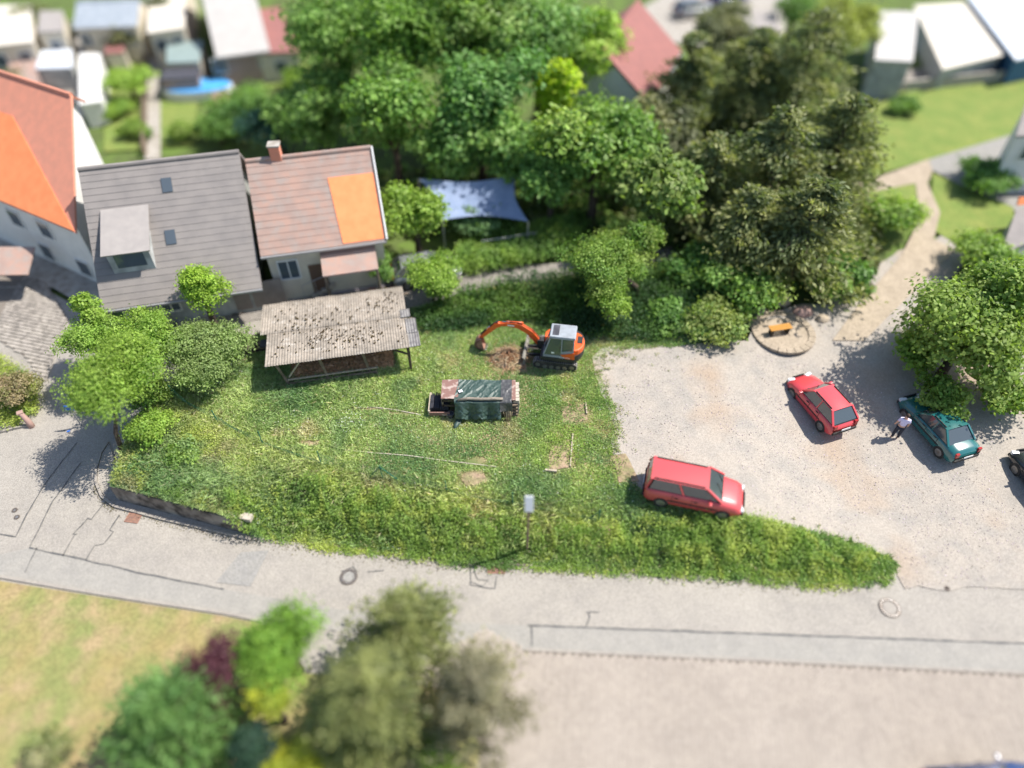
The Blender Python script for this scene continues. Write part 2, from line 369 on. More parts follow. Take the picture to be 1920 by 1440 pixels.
# weedy plot with its bank and wall-top
plot = [Vector((x, float(y_edge(x))+.02)) for x in np.linspace(-17.7, 16.2, 40)] + [p.xy for p in Gp([(1690, 1062), (1600, 1020), (1450, 979), (1340, 960), (1260, 930), (1240, 800), (1220, 700), (1260, 652), (1330, 640), (1400, 610), (1440, 560), (1300, 520), (1220, 500), (1040, 520), (870, 548), (760, 585)])] + W((-7, 29.5), (-12.6, 28.0), (-16.2, 25.6), (-17.7, 22.0))
zone('plot_soil', plot, h_in, .0, 'soil', .45)
for q, nme in (([(1035, 835), (1068, 830), (1068, 880), (1032, 885)], 0), ([(1050, 765), (1100, 757), (1104, 785), (1056, 800)], 0), ([(858, 888), (905, 880), (915, 905), (875, 918)], 0), ([(1145, 855), (1170, 850), (1200, 905), (1160, 905)], 0), ([(1120, 985), (1150, 975), (1160, 1000), (1130, 1010)], 0), ([(925, 650), (985, 655), (988, 697), (950, 694)], 0), ([(560, 826), (600, 826), (602, 838), (566, 838)], 0)):
    zone('bare_earth', Gp(q), h_in, .035, 'bare_soil', .25, wob=.12)
# side pieces of the street
jl = [(55, 1027), (120, 1042), (165, 1052), (250, 1072), (420, 1105), (640, 1143), (850, 1166), (990, 1173), (1370, 1187), (1920, 1207), (2100, 1215)]
strip = Gp(jl, h_out)+Gp([(2100, 1275), (1920, 1264), (1370, 1236), (990, 1219), (850, 1208), (480, 1166), (250, 1125), (0, 1085), (-60, 1070), (0, 1040)], h_out)
zone('asphalt_strip', strip, h_out, .012, 'asphalt_strip', .7)
zone('asphalt_patch', Gp([(452, 1036), (505, 1032), (470, 1100), (405, 1092)], h_out), h_out, .02, 'asphalt_patch', .5)
def crack(pts, wid=.05, wob=.03): return tag(ribbon('sealed_joint', Gp(pts, h_out), wid, h_out, .026, 'joint', wob=wob), kind='structure')
crack(jl[:5], .07); crack(jl[7:], .07, .02)
crack([(70, 1027), (47, 1074)], .05); crack([(0, 1002), (30, 1007), (50, 965), (95, 893), (145, 830)], .05)
crack([(57, 1024), (100, 940), (152, 868)], .05); crack([(118, 1043), (140, 1005), (146, 1001), (138, 1002), (165, 972), (172, 975), (193, 948)], .05)
crack([(162, 1051), (178, 1024), (195, 1020), (213, 997), (207, 994), (225, 966)], .05); crack([(997, 1174), (997, 1212)], .05)
crack([(1100, 1173), (1106, 1158), (1104, 1149)], .04); crack([(1098, 1148), (1124, 1148)], .025)
crack([(884, 1060), (882, 1098), (928, 1103), (932, 1080)], .035, .05); crack([(890, 1068), (896, 1086), (915, 1089), (905, 1099), (885, 1092)], .03, .06)
crack([(640, 1072), (662, 1062), (672, 1072)], .03); crack([(690, 1072), (720, 1070)], .025)
# lawns and paths
zone('dry_lawn', Gp([(-300, 1000), (-100, 1055), (0, 1090), (250, 1130), (420, 1156), (500, 1172), (520, 1260), (700, 1270), (860, 1300), (900, 1400), (880, 1600), (-300, 1700)], h_out), h_out, .05, 'dry_lawn', .9, skirt=.1)
zone('lawn', Gp([(1640, 200), (1700, 165), (1920, 140), (2050, 130), (2050, 240), (1900, 252), (1740, 300), (1640, 330)]), h_in, .05, 'lawn', 2)
zone('lawn', Gp([(1748, 325), (1900, 390), (1900, 470), (1810, 470), (1745, 430)]), h_in, .05, 'lawn', 1)
zone('lawn', Gp([(1640, 335), (1726, 322), (1720, 420), (1660, 470), (1600, 440)]), h_in, .05, 'lawn', 1)
zone('lawn', Gp([(190, 110), (275, 100), (272, 280), (195, 285), (195, 180)], h_out), h_out, .03, 'lawn', 2)
zone('lawn', Gp([(300, 180), (372, 185), (362, 272), (302, 275)], h_out), h_out, .03, 'lawn', 2)
zone('lawn', Gp([(480, 130), (590, 118), (585, 150), (480, 170)], h_out), h_out, .03, 'lawn', 2)
zone('garden_path', Gp([(280, 60), (300, 60), (302, 300), (272, 300)], h_out), h_out, .06, 'concrete', 2)
zone('sandy_path', Gp([(1600, 350), (1740, 300), (1748, 322), (1738, 345), (1762, 400), (1750, 450), (1790, 470), (1700, 560), (1620, 640), (1560, 640), (1620, 560), (1690, 480), (1724, 410), (1716, 345), (1610, 366)]), h_in, .08, 'sand', .9)
zone('sandy_path', Gp([(1180, 470), (1250, 452), (1300, 440), (1300, 452), (1250, 470), (1190, 482)]), h_in, .07, 'sand', .7)
zone('driveway', Gp([(1740, 300), (1900, 250), (2050, 240), (2050, 400), (1930, 400), (1890, 395), (1748, 320)]), h_in, .04, 'asphalt_patch', 2)
zone('yard', Gp([(1180, 30), (1260, -20), (1480, -20), (1470, 60), (1400, 90), (1250, 80)]), h_in, .03, 'concrete', 3)
zone('yard', Gp([(0, 60), (140, 40), (290, 30), (280, 110), (190, 110), (150, 240), (20, 200)], h_out), h_out, .02, 'concrete', 3)
zone('yard', Gp([(-100, 400), (160, 400), (200, 600), (100, 540), (-100, 540)], h_out), h_out, .02, 'concrete', 2)
zone('road', Gp([(1660, 150), (1700, 130), (2050, 108), (2050, 128), (1920, 142), (1700, 168)]), h_in, .05, 'lane_asphalt', 3)
zone('terrace', Gp([(565, 556), (640, 520), (760, 500), (770, 530), (700, 545), (600, 556)], h_out), h_out, .09, 'terrace', .8)

# gravel grit: countless little stones and leaf litter on the lot and along edges
def scatter_tri(name, pts, size, cols, flat=1.0, mtl='leaf', aspect=1.0, zlift=0):
    N = len(pts); a = RNG.normal(size=(N, 3)); a[:, 2] *= flat; a /= np.linalg.norm(a, axis=1)[:, None]+1e-9
    b = RNG.normal(size=(N, 3)); b[:, 2] *= flat; b -= a*(a*b).sum(1)[:, None]; b /= np.linalg.norm(b, axis=1)[:, None]+1e-9
    s = np.asarray(size).reshape(-1, 1)*np.ones((N, 1))
    V = np.stack([pts-a*s*.5*aspect, pts+b*s*.36, pts+a*s*.5*aspect, pts-b*s*.36], 1).reshape(-1, 3)
    return mesh_np(name, V, 4, np.repeat(cols, 4, 0), mtl)
def mesh_np(name, V, k, cols, mtl):
    n = len(V)//k; me = bpy.data.meshes.new(name); me.vertices.add(len(V)); me.vertices.foreach_set('co', V.astype(np.float32).ravel())
    me.loops.add(n*k); me.loops.foreach_set('vertex_index', np.arange(n*k, dtype=np.int32)); me.polygons.add(n)
    me.polygons.foreach_set('loop_start', np.arange(0, n*k, k, dtype=np.int32)); me.polygons.foreach_set('loop_total', np.full(n, k, np.int32))
    at = me.color_attributes.new('Col', 'FLOAT_COLOR', 'POINT'); c4 = np.concatenate([np.clip(cols*np.array([[1.55, 1.45, 1.9]]), 0, .85), np.ones((len(cols), 1))], 1)
    at.data.foreach_set('color', c4.astype(np.float32).ravel()); me.materials.append(M[mtl]); me.update(calc_edges=True); return me
def rnd_in(poly, n):
    xs = [p[0] for p in poly]; ys = [p[1] for p in poly]; x = RNG.uniform(min(xs), max(xs), n); y = RNG.uniform(min(ys), max(ys), n)
    k = inpoly(x, y, poly); return x[k], y[k]
def link(me, name, parent=None, kind=None):
    o = bpy.data.objects.new(name, me); C.objects.link(o)
    if parent: o.parent = parent
    if kind: o['kind'] = kind
    return o
mat('litter', (.3, .2, .12)); 
x, y = rnd_in(lot, 16000); z = h_in(x, y)+.045; k = vnoise(x, y, 2.2, 6) > .35; x, y, z = x[k], y[k], z[k]
g = RNG.uniform(.2, .42, (len(x), 1))*np.array([[1, .9, .78]])
tag(link(scatter_tri('gravel_grit', np.stack([x, y, z], 1), RNG.uniform(.03, .09, len(x)), g, .35, 'grass_leaf'), 'gravel_grit'), 'loose pale stones scattered over the gravel parking lot', 'gravel', kind='stuff')

# ------------------------------------------------------------ pavings
P0 = G(960, 1222, h_out)
plaza = Gp([(985, 1219), (1370, 1236), (1920, 1264), (2060, 1272)], h_out) + W((24, 3.0), (-3.0, 3.0), (-4.2, 7.5), (-3.2, 11.0), (-.9, 12.0))
zone('plaza_bed', plaza, h_out, .004, 'paver_joint', 1.2)
ang = R(38); ca, sa = math.cos(ang), math.sin(ang); bl = []
for i in range(-260, 300):
    for j in range(-260, 300):
        m4 = (i-j) % 4
        if m4 == 0: c = (i+1, j+.5, 1)
        elif m4 == 3: c = (i+.5, j+1, 0)
        else: continue
        X = c[0]*.105; Y = c[1]*.105; wx = X*ca-Y*sa+8; wy = X*sa+Y*ca+6
        if 5.9 < wy < 12.6 and -4.5 < wx < 22: bl.append((wx, wy, c[2]))
bl = np.array(bl); k = inpoly(bl[:, 0], bl[:, 1], plaza) & (pldist(bl[:, 0], bl[:, 1], Gp([(985, 1219), (1370, 1236), (1920, 1264), (2060, 1272)], h_out)) > .12); bl = bl[k]
# depth order: nearest blocks that are in frame
vis = []
for q in bl:
    dd = q[1]*ct+CAM_H*st; uu = 960+FPX*q[0]/dd; vv = 720-FPX*(q[1]*st-CAM_H*ct)/dd
    vis.append((0 if (0 <= uu <= 1915 and vv <= 1438 and uu > 1080) else 1, dd))
order = sorted(range(len(bl)), key=lambda i: vis[i])
pr = []
for v in range(5):
    mb = MB(); mb.box((0, 0, .012), (.199, .094, .024), taper=.965); o = mb.build('paver', 'paver', None, True); pr.append(o.data); bpy.data.objects.remove(o)
plz = bpy.data.objects['plaza_bed']
for i in order[:300]:
    wx, wy, hz = bl[i]; o = bpy.data.objects.new('paver', pr[random.randrange(5)]); C.objects.link(o); o.parent = plz
    o.location = (wx, wy, .006+random.uniform(-.003, .004)); o.rotation_euler = (random.uniform(-.012, .012), random.uniform(-.012, .012), ang+(0 if hz else PI/2))
mb = MB()
for i in order[300:]:
    wx, wy, hz = bl[i]; mb.box((wx, wy, .018+random.uniform(-.003, .004)), (.199, .094, .024), rot=ang+(0 if hz else PI/2), taper=.965)
o = mb.build('pavers', 'paver', plz); o['kind'] = 'stuff'
# sett-paved forecourt on the left
fc = Gp([(-200, 560), (0, 500), (85, 530), (128, 600), (105, 660), (86, 716), (70, 706), (52, 672), (0, 640), (-200, 620)], h_out)
zone('forecourt_bed', fc, h_out, .02, 'paver_joint', .9)
mb = MB(); dx, dy = Vector((.23, .97, 0)), Vector((.97, -.23, 0)); a2 = math.atan2(dx.y, dx.x)
c0 = G(70, 600, h_out); sx = []
for i in range(-40, 40):
    for j in range(-50, 50):
        p = c0+dx*(i*.21)+dy*(j*.14+(i % 2)*.07)
        if p.x > -28 and p.x < -15: sx.append(p)
ax = np.array([[p.x, p.y] for p in sx]); k = inpoly(ax[:, 0], ax[:, 1], fc)
for p, kk in zip(sx, k):
    if kk: mb.box((p.x, p.y, float(h_out(p.x, p.y))+.04+random.uniform(-.004, .004)), (.195, .125, .03), rot=a2, taper=.95)
o = mb.build('setts', 'sett', bpy.data.objects['forecourt_bed']); o['kind'] = 'stuff'

def kerb(name, pts, h, label, wdt=.12, rise=.10, seg=1.0, m='kerb', cat='kerb'):
    P = resample(pts, seg, False); c = P[len(P)//2]
    t = thing(name, (c.x, c.y, float(h(c.x, c.y))), label, cat)
    for a, b in zip(P[:-1], P[1:]):
        d = (b-a); a3 = Vector((a.x, a.y, float(h(a.x, a.y))+rise/2-.04)); b3 = Vector((b.x, b.y, float(h(b.x, b.y))+rise/2-.04)); e = (b3-a3).normalized()*.008
        MB().beam(a3+e, b3-e, wdt, rise+.08).build('kerb_stone', m, t)
    return t
kerb('kerb', Gp([(985, 1218), (1370, 1235), (1920, 1262), (2050, 1268)], h_out), h_out, 'flush pale kerb between the asphalt strip and the herringbone paving', .11, .03)
kerb('kerb', Gp([(203, 830), (190, 850), (181, 880), (181, 905), (192, 932), (215, 950), (300, 973), (400, 996), (470, 1012)], h_out), h_out, 'raised dark-edged kerb curving round the foot of the old retaining wall', .12, .10)
kerb('kerb', Gp([(0, 812), (30, 804), (62, 798)], h_out), h_out, 'short kerb along the bottom of the shrub bed at the left edge', .1, .12)
zone('wall_footway', Gp([(205, 832), (192, 852), (184, 880), (184, 905), (195, 930), (217, 947), (300, 970), (400, 993), (470, 1009), (455, 995), (230, 940), (215, 910), (215, 860)], h_out), h_out, .05, 'asphalt', .4)
kerb('kerb', Gp([(0, 1082), (120, 1103), (250, 1124), (420, 1150), (490, 1164)], h_out), h_out, 'low kerb between the street and the dry lawn', .12, .08)
kerb('kerb', Gp([(86, 716), (105, 660), (128, 600)], h_out), h_out, 'flush kerb line between the sett-paved forecourt and the side road', .08, .03)
kerb('kerb', [Vector((x, float(y_edge(x))-.03)) for x in np.linspace(-10.8, 15.5, 24)], h_out, 'low concrete kerb half hidden at the foot of the overgrown bank', .1, .06, m='old_wall')

def drain(px, py, w_, d_, rz, label, m='rust', bars=9):
    p = G(px, py, h_out); t = thing('drain_grate', p, label, 'drain', rz=rz)
    mb = MB(); 
    for sx_, sy_, cx_, cy_ in ((w_, .04, 0, d_/2), (w_, .04, 0, -d_/2), (.04, d_-.04, w_/2-.02, 0), (.04, d_-.04, -w_/2+.02, 0)): mb.box((cx_, cy_, .02), (sx_, sy_, .035))
    mb.build('frame', m, t, True)
    MB().box((0, 0, .006), (w_-.08, d_-.05, .008)).build('pit', 'joint', t, True)
    for i in range(bars): MB().box((-w_/2+.08+(w_-.16)*i/(bars-1), 0, .024), ((w_-.16)/(bars-1)*.5, d_-.045, .022)).build('bar', m, t, True)
drain(250, 972, .62, .42, -.15, 'rusty street drain grate by the foot of the retaining wall', bars=9)
drain(931, 1069, .72, .3, -.03, 'rusty drain grate at the edge of the overgrown bank, beside the patched asphalt', bars=12)
def manhole(px, py, r, label, z=.0, m='iron', m2='lane_asphalt'):
    p = G(px, py, h_out); p.z += z; t = thing('manhole', p, label, 'manhole cover')
    MB().ring((0, 0), r*.68, r, .01, .045).build('frame', m, t, True); MB().disc((0, 0), r*.66, .01, .035).build('cover', m2, t, True)
    mb = MB(); 
    for k in range(24): a = 2*PI*k/24; mb.box((.84*r*math.cos(a), .84*r*math.sin(a), .048), (.16*r, .05, .01), rot=a)
    o = mb.build('studs', 'steel', t, True); o['kind'] = 'stuff'
manhole(447, 583, .40, 'round manhole cover with wide iron ring in the lane beside the corrugated roof', .03)
manhole(1668, 1140, .42, 'round manhole cover with pale centre in the street at the right', .0, 'iron', 'kerb')
manhole(654, 1082, .36, 'dark round manhole cover in the middle of the street, below the bank', .0, 'iron', 'asphalt_patch')
for x_, y_, l_ in ((28, 957, 'small round valve cap in the street, the upper of two near the left edge'), (32, 970, 'small round valve cap in the street, the lower of two near the left edge'), (1775, 1104, 'small dark valve cover at the seam between street and gravel lot')):
    p = G(x_, y_, h_out); t = thing('valve_cap', p, l_, 'valve cover'); MB().ring((0, 0), .07, .12, .01, .035, 14).build('frame', 'iron', t, True); MB().disc((0, 0), .065, .01, .03, 12).build('cap', 'steel' if x_ < 100 else 'iron', t, True)

# ------------------------------------------------------------ retaining wall
wl = thing('retaining_wall', (-17.75, 18.03, 0), 'stained old concrete retaining wall at the street corner below the weeds', 'wall')
def wallseg(pts, h0, h1, th, name='wall_face', m='old_wall'):
    P = resample(pts, .3, False); mb = MB(); vs = []; nz = 5
    for i, p in enumerate(P):
        d = (P[min(i+1, len(P)-1)]-P[max(i-1, 0)]).normalized(); nn = Vector((d.y, -d.x))
        t_ = i/(len(P)-1); top = h0*(1-t_)+h1*t_+.03*math.sin(i*1.7)
        for s_ in (1, 0):
            for k_ in range(nz+1):
                z_ = top*k_/nz if s_ else top*(nz-k_)/nz; q = p+nn*((0.03*(vnoise(i*.9, k_*1.3, 1, 2)-.5)+.05*(1-z_/max(top, .1))) if s_ else -th)
                vs.append((q.x, q.y, z_-.02))
    n = 2*(nz+1)
    fs = [(i*n+k, i*n+(k+1) % n, (i+1)*n+(k+1) % n, (i+1)*n+k) for i in range(len(P)-1) for k in range(n)] + [tuple(range(n)), tuple((len(P)-1)*n+k for k in range(n))[::-1]]
    return mb.add(vs, fs).build(name, m, wl)
wallseg([(-17.75, 18.03), (-14.7, 17.17), (-11.5, 16.27)], 1.08, .95, .3)
wallseg([(-17.75, 21.8), (-17.78, 20), (-17.78, 18.06)], 1.05, 1.08, .28)
MB().box((-11.35, 16.5, .95), (.5, .3, .22), rot=-.2).build('end_stone', 'pale_stone', wl)

# ------------------------------------------------------------ vegetation
def polyline(pts, h=h_in): return [p.xy for p in Gp(pts, h)]
fence_px = [(330, 748), (409, 792), (494, 836), (604, 874), (719, 900), (838, 924), (962, 950), (1122, 982)]
bedge = polyline([(330, 760), (430, 815), (520, 860), (620, 892), (740, 925), (870, 950), (1000, 985), (1080, 1000)])
bare = [(1050, 858, 28, 34), (1078, 775, 28, 20), (885, 900, 30, 16), (1142, 992, 22, 14), (955, 675, 40, 24), (582, 832, 20, 5), (690, 767, 40, 2), (760, 775, 40, 2), (1160, 880, 14, 26), (895, 865, 20, 8)]
barew = []
for a, b, c_, d_ in bare:
    p = G(a, b); q = G(a+c_, b); r_ = G(a, b-d_); barew.append((p.x, p.y, q.x-p.x, abs(r_.y-p.y)))
def bareness(x, y):
    f = np.zeros(len(x))
    for a, b, c_, d_ in barew: f = np.maximum(f, 1-sm(.6, 1.25, np.hypot((x-a)/c_, (y-b)/d_)+(vnoise(x, y, .35, 9)-.5)*.5))
    return f
SH0 = (-11.6, 23.25); su = (math.cos(R(11.3)), math.sin(R(11.3)))
def shedlocal(x, y): 
    dx_, dy_ = x-SH0[0], y-SH0[1]; return dx_*su[0]+dy_*su[1], -dx_*su[1]+dy_*su[0]
lotedge = lot
def mixc(a, b, t): t = np.asarray(t)[:, None]; return np.array(a)[None]*(1-t)+np.array(b)[None]*t
# grass blades
NB = 310000
gx, gy = rnd_in(plot, int(NB*2.0)); 
sx_, sy_ = shedlocal(gx, gy)
hay = (sx_ > .9) & (sx_ < 6.0) & (sy_ > .55) & (sy_ < 3.6)
stack = (gx > -3.7) & (gx < .3) & (gy > 21.75) & (gy < 23.2)
bn = bareness(gx, gy); inlot = inpoly(gx, gy, lot) & (pldist(gx, gy, [p.xy for p in lot]) > .12+.25*vnoise(gx, gy, .5, 12))
dedge = gy-y_edge(gx)
keep = (RNG.random(len(gx)) > bn*.93) & ~hay & ~stack & ~inlot & (gy < 33)
dz = fbm(gx, gy, 2.2, 20)
keep &= RNG.random(len(gx)) < (.55+.9*dz)
gx, gy, bn, dz, dedge = [a[keep] for a in (gx, gy, bn, dz, dedge)]
if len(gx) > NB: i = RNG.choice(len(gx), NB, replace=False); gx, gy, bn, dz, dedge = [a[i] for a in (gx, gy, bn, dz, dedge)]
db = pldist(gx, gy, bedge); tall = np.exp(-(db/.9)**2)
sxx, syy = shedlocal(gx, gy); nearshed = np.exp(-(np.maximum(np.abs(syy+.1)-.6, 0)/.5)**2)*((sxx > -1.5) & (sxx < 8.5))
hh = .11+.16*fbm(gx, gy, 1.4, 22)+.14*tall+.22*nearshed+.10*sm(-2, -7, gx)*fbm(gx, gy, 3, 44); hh = hh*.66+.24*sm(.1, .8, dedge)*(1-sm(1.2, 3.6, dedge))*(.2+fbm(gx, gy, 1.1, 95)); hh *= (1-.5*bn); hh *= RNG.uniform(.6, 1.25, len(gx))
midfield = sm(-9, -5, gx)*(1-sm(4.6, 6, gx))*sm(18, 19, gy)*(1-sm(26, 28, gy)); hh *= 1-.3*midfield
lean = RNG.normal(size=(len(gx), 2))*.6+np.array([[.15, -.1]])
a_ = RNG.uniform(0, 2*PI, len(gx)); wd = RNG.uniform(.013, .027, len(gx))*(1+hh); bz = h_in(gx, gy)-.01
B = np.stack([gx, gy, bz], 1); wv = np.stack([np.cos(a_)*wd, np.sin(a_)*wd, 0*wd], 1)
tip = B+np.stack([lean[:, 0]*hh, lean[:, 1]*hh, hh], 1); mid = B+np.stack([lean[:, 0]*hh*.3, lean[:, 1]*hh*.3, hh*.6], 1)
V = np.stack([B-wv, B+wv, mid+wv*.8, tip, mid-wv*.8], 1).reshape(-1, 3)
n1 = fbm(gx, gy, 2.6, 30); n2 = fbm(gx, gy, .8, 33)
col = mixc((.14, .225, .055), (.25, .32, .085), sm(.35, .68, n1)); yel = np.clip(tall*.7+.25*(n2-.5), 0, 1); col = col*(1-yel[:, None])+np.array([[.31, .35, .085]])*yel[:, None]
dry = sm(.58, .8, fbm(gx, gy, 1.5, 40))*.45+bn*.8; dry = np.clip(dry+(RNG.random(len(gx)) < .07)*.6, 0, 1); col = col*(1-dry[:, None])+np.array([[.36, .29, .14]])*dry[:, None]
blu = sm(.52, .72, fbm(gx, gy, 1.8, 50))[:, None]*.38*(1-yel[:, None]); col = col*(1-blu)+np.array([[.07, .16, .055]])*blu
col *= RNG.uniform(.75, 1.35, (len(gx), 1))*1.34; col[:, 2] *= 1.25
GR = tag(link(mesh_np('meadow_grass', V, 5, np.repeat(col, 5, 0), 'grass_leaf'), 'meadow_grass'), 'unmown meadow grass covering the plot between shed, bank and gravel lot', 'grass', kind='stuff')

# low leafy weeds / ground cover : leaves lifted on a bumpy canopy
def cover(name, poly, dens, hfun, size, palette, label, cat, h=h_in, seed=0, scale=1.2, holes=.0, parent=None, kind='stuff', clump=.12):
    xs = [p[0] for p in poly]; ys = [p[1] for p in poly]; area = (max(xs)-min(xs))*(max(ys)-min(ys)); n = int(area*dens/10)
    x, y = rnd_in(poly, n)
    k = fbm(x, y, .5, seed+60) > holes; x, y = x[k], y[k]
    x = np.repeat(x, 10); y = np.repeat(y, 10); n = len(x); cid = np.repeat(np.arange(n//10), 10)
    x = x+RNG.normal(size=n)*clump; y = y+RNG.normal(size=n)*clump
    hc = hfun(x, y)*(.55+.75*fbm(x, y, scale, seed))*(.8+.4*RNG.random(n//10)[cid]); z = h(x, y)+hc*RNG.uniform(.35, 1.05, n)
    sp = fbm(x, y, 1.7, seed+5); i0 = np.clip((sp-.25)*2*len(palette), 0, len(palette)-1.001); i1 = i0.astype(int); f = i0-i1
    pal = np.array(palette); nx = np.minimum(i1+1, len(palette)-1); col = pal[i1]*(1-f[:, None])+pal[nx]*f[:, None]
    col = col*(.8+.4*RNG.random(n//10)[cid])[:, None]*RNG.uniform(.75, 1.25, (n, 1))
    me = scatter_tri(name, np.stack([x, y, z], 1), RNG.uniform(.6, 1.3, n)*size, col, .5)
    o = link(me, name, parent)
    if label: tag(o, label, cat, kind=kind)
    elif kind: o['kind'] = kind
    return o
bank = [Vector((x, float(y_edge(x))-.10-.22*float(vnoise(x, 3.3, .55, 88)))) for x in np.linspace(-11.9, 16.0, 120)]+[p.xy for p in Gp([(1660, 1050), (1500, 1002), (1340, 975), (1200, 985), (1060, 1000), (960, 985), (820, 955), (700, 930), (600, 905), (540, 905), (500, 950)])]+W((-12.2, 17.4))
G1, G2, G3, G4, G5 = (.185, .285, .045), (.13, .225, .038), (.09, .17, .032), (.27, .34, .06), (.15, .235, .07)
def bankh(x, y): d = y-y_edge(x); return (.14+.62*sm(0, .8, d)*(1-.88*sm(1.5, 3.6+1.2*vnoise(x, y, 1.3, 91)-.6, d)))*(1-.3*sm(9, 14, x))*(1-.6*np.exp(-((x-.6)**2+(y-14.8)**2)/.35))*(.35+1.3*fbm(x, y, .9, 77))
cover('bank_undergrowth', bank, 1250, bankh, .085, [G3, G1, G2, G4, G2, G1, G4], 'lush bright green undergrowth on the bank above the street', 'undergrowth', seed=3, holes=.3, scale=.8)
cor = [Vector((x, float(y_edge(x))+.16)) for x in np.linspace(-17.7, -11.6, 12)]+[p.xy for p in Gp([(500, 880), (440, 835), (380, 800), (320, 770)])]+W((-16.6, 23.2), (-17.75, 21.5))
cover('corner_weeds', cor, 850, lambda x, y: .30+0*x, .075, [G2, G5, (.19, .235, .06), G4, (.24, .25, .09)], 'mixed weeds covering the corner above the retaining wall', 'weeds', seed=9, holes=.25)
mid_ = [p.xy for p in Gp([(1000, 700), (1110, 690), (1150, 770), (1160, 900), (1230, 950), (1100, 990), (1010, 960), (1060, 900), (1000, 880), (960, 850), (990, 800)])]
cover('clover_patch', mid_, 420, lambda x, y: .22+0*x, .065, [G3, G2, G5, G1], 'darker clover-like weeds along the edge of the gravel lot', 'weeds', seed=14, holes=.42)
north = [p.xy for p in Gp([(780, 600), (860, 560), (960, 540), (1050, 528), (1220, 505), (1300, 520), (1440, 560), (1410, 605), (1330, 630), (1250, 640), (1180, 640), (1110, 635), (1000, 605), (930, 610), (860, 620), (790, 625)])]
cover('nettle_bank', north, 620, lambda x, y: .55+.5*sm(28, 31, y), .12, [(.03, .075, .018), (.035, .08, .02), (.055, .12, .02), (.08, .15, .022)], 'green nettles and brambles, coloured darker for tree shade, on the strip between lane and excavator', 'undergrowth', seed=22)  # leaf palette darkened: the shade of the trees is painted into the nettles
cover('bed_plants', [p.xy for p in Gp([(0, 668), (35, 690), (70, 720), (80, 745), (66, 785), (40, 800), (-120, 820), (-120, 640)], h_out)], 620, lambda x, y: .32+0*x, .10, [G2, G1, G2, G4], 'low green ground plants filling the bed at the left edge', 'ground cover', h=h_out, seed=31)
ivy = [p.xy for p in Gp([(850, 500), (862, 470), (920, 445), (1040, 430), (1100, 430), (1080, 480), (1010, 500), (880, 520)], h_out)]
cover('ivy_hedge', ivy, 620, lambda x, y: .9+0*x, .15, [G3, G2, G1, G2], 'dense ivy hedge on the far side of the upper lane', 'hedge', h=h_out, seed=41, kind=None)
gl = [p.xy for p in Gp([(700, 330), (1000, 300), (1620, 330), (1640, 560), (1400, 560), (1240, 470), (1100, 430), (860, 440), (740, 450)], h_out)]
cover('woodland_floor', gl, 55, lambda x, y: .6+0*x, .35, [G3, G2, (.10, .10, .04), G3], 'shady bushes and ivy growing under the trees behind the lane', 'undergrowth', h=h_out, seed=47)
# stray weeds creeping from the meadow edge over the gravel
le = [p.xy for p in Gp([(1300, 648), (1200, 652), (1130, 662), (1120, 700), (1137, 740), (1154, 800), (1152, 850), (1170, 900), (1230, 940), (1340, 970), (1450, 990), (1600, 1030)])]
x, y = rnd_in(lot, 60000); d_ = pldist(x, y, le); k = RNG.random(len(x)) < np.exp(-d_/.28)*(fbm(x, y, .35, 99) > .5); x, y = x[k], y[k]
x = np.repeat(x, 7)+RNG.normal(size=len(x)*7)*.06; y = np.repeat(y, 7)+RNG.normal(size=len(y)*7)*.06
tag(link(scatter_tri('stray_weeds', np.stack([x, y, h_in(x, y)+RNG.uniform(.04, .14, len(x))], 1), RNG.uniform(.04, .09, len(x)), mixc((.10, .18, .04), (.26, .24, .10), RNG.random(len(x))), .5), 'stray_weeds'), 'stray weeds and dry leaves creeping from the meadow edge onto the gravel', 'weeds', kind='stuff')
# leaf litter and grit along the kerbs
kl = [p.xy for p in Gp([(181, 905), (215, 948), (470, 1010), (850, 1058), (1345, 1083), (1600, 1098)], h_out)]
t_ = RNG.random(2600)*(len(kl)-1); i_ = t_.astype(int); f_ = (t_-i_)[:, None]; K_ = np.array([[p.x, p.y] for p in kl]); Q_ = K_[i_]*(1-f_)+K_[i_+1]*f_
Q_[:, 1] -= np.abs(RNG.normal(size=2600))*.22; tag(link(scatter_tri('kerb_litter', np.stack([Q_[:, 0], Q_[:, 1], 0*Q_[:, 0]+.025], 1), RNG.uniform(.03, .075, 2600), mixc((.10, .08, .05), (.16, .16, .07), RNG.random(2600)), .2, 'grass_leaf'), 'kerb_litter'), 'dry leaf litter and crumbs along the foot of the bank and wall', 'litter', kind='stuff')
# white flowers
x, y = rnd_in(plot, 5200); k = ((fbm(x, y, 1.1, 70) > .60)) & ~inpoly(x, y, lot) & (y < 27); x, y = x[k], y[k]
def _fl(x, y): return scatter_tri('flowers', np.stack([x, y, h_in(x, y)+.2], 1), .045, np.tile([[.8, .8, .76]], (len(x), 1)), .2, 'grass_leaf')
p = G(655, 790); x = np.concatenate([x[:700], p.x+RNG.normal(size=70)*.45]); y = np.concatenate([y[:700], p.y+RNG.normal(size=70)*.35])
tag(link(_fl(x, y), 'meadow_flowers'), 'tiny white flowers sprinkled through the meadow grass', 'flowers', kind='stuff')

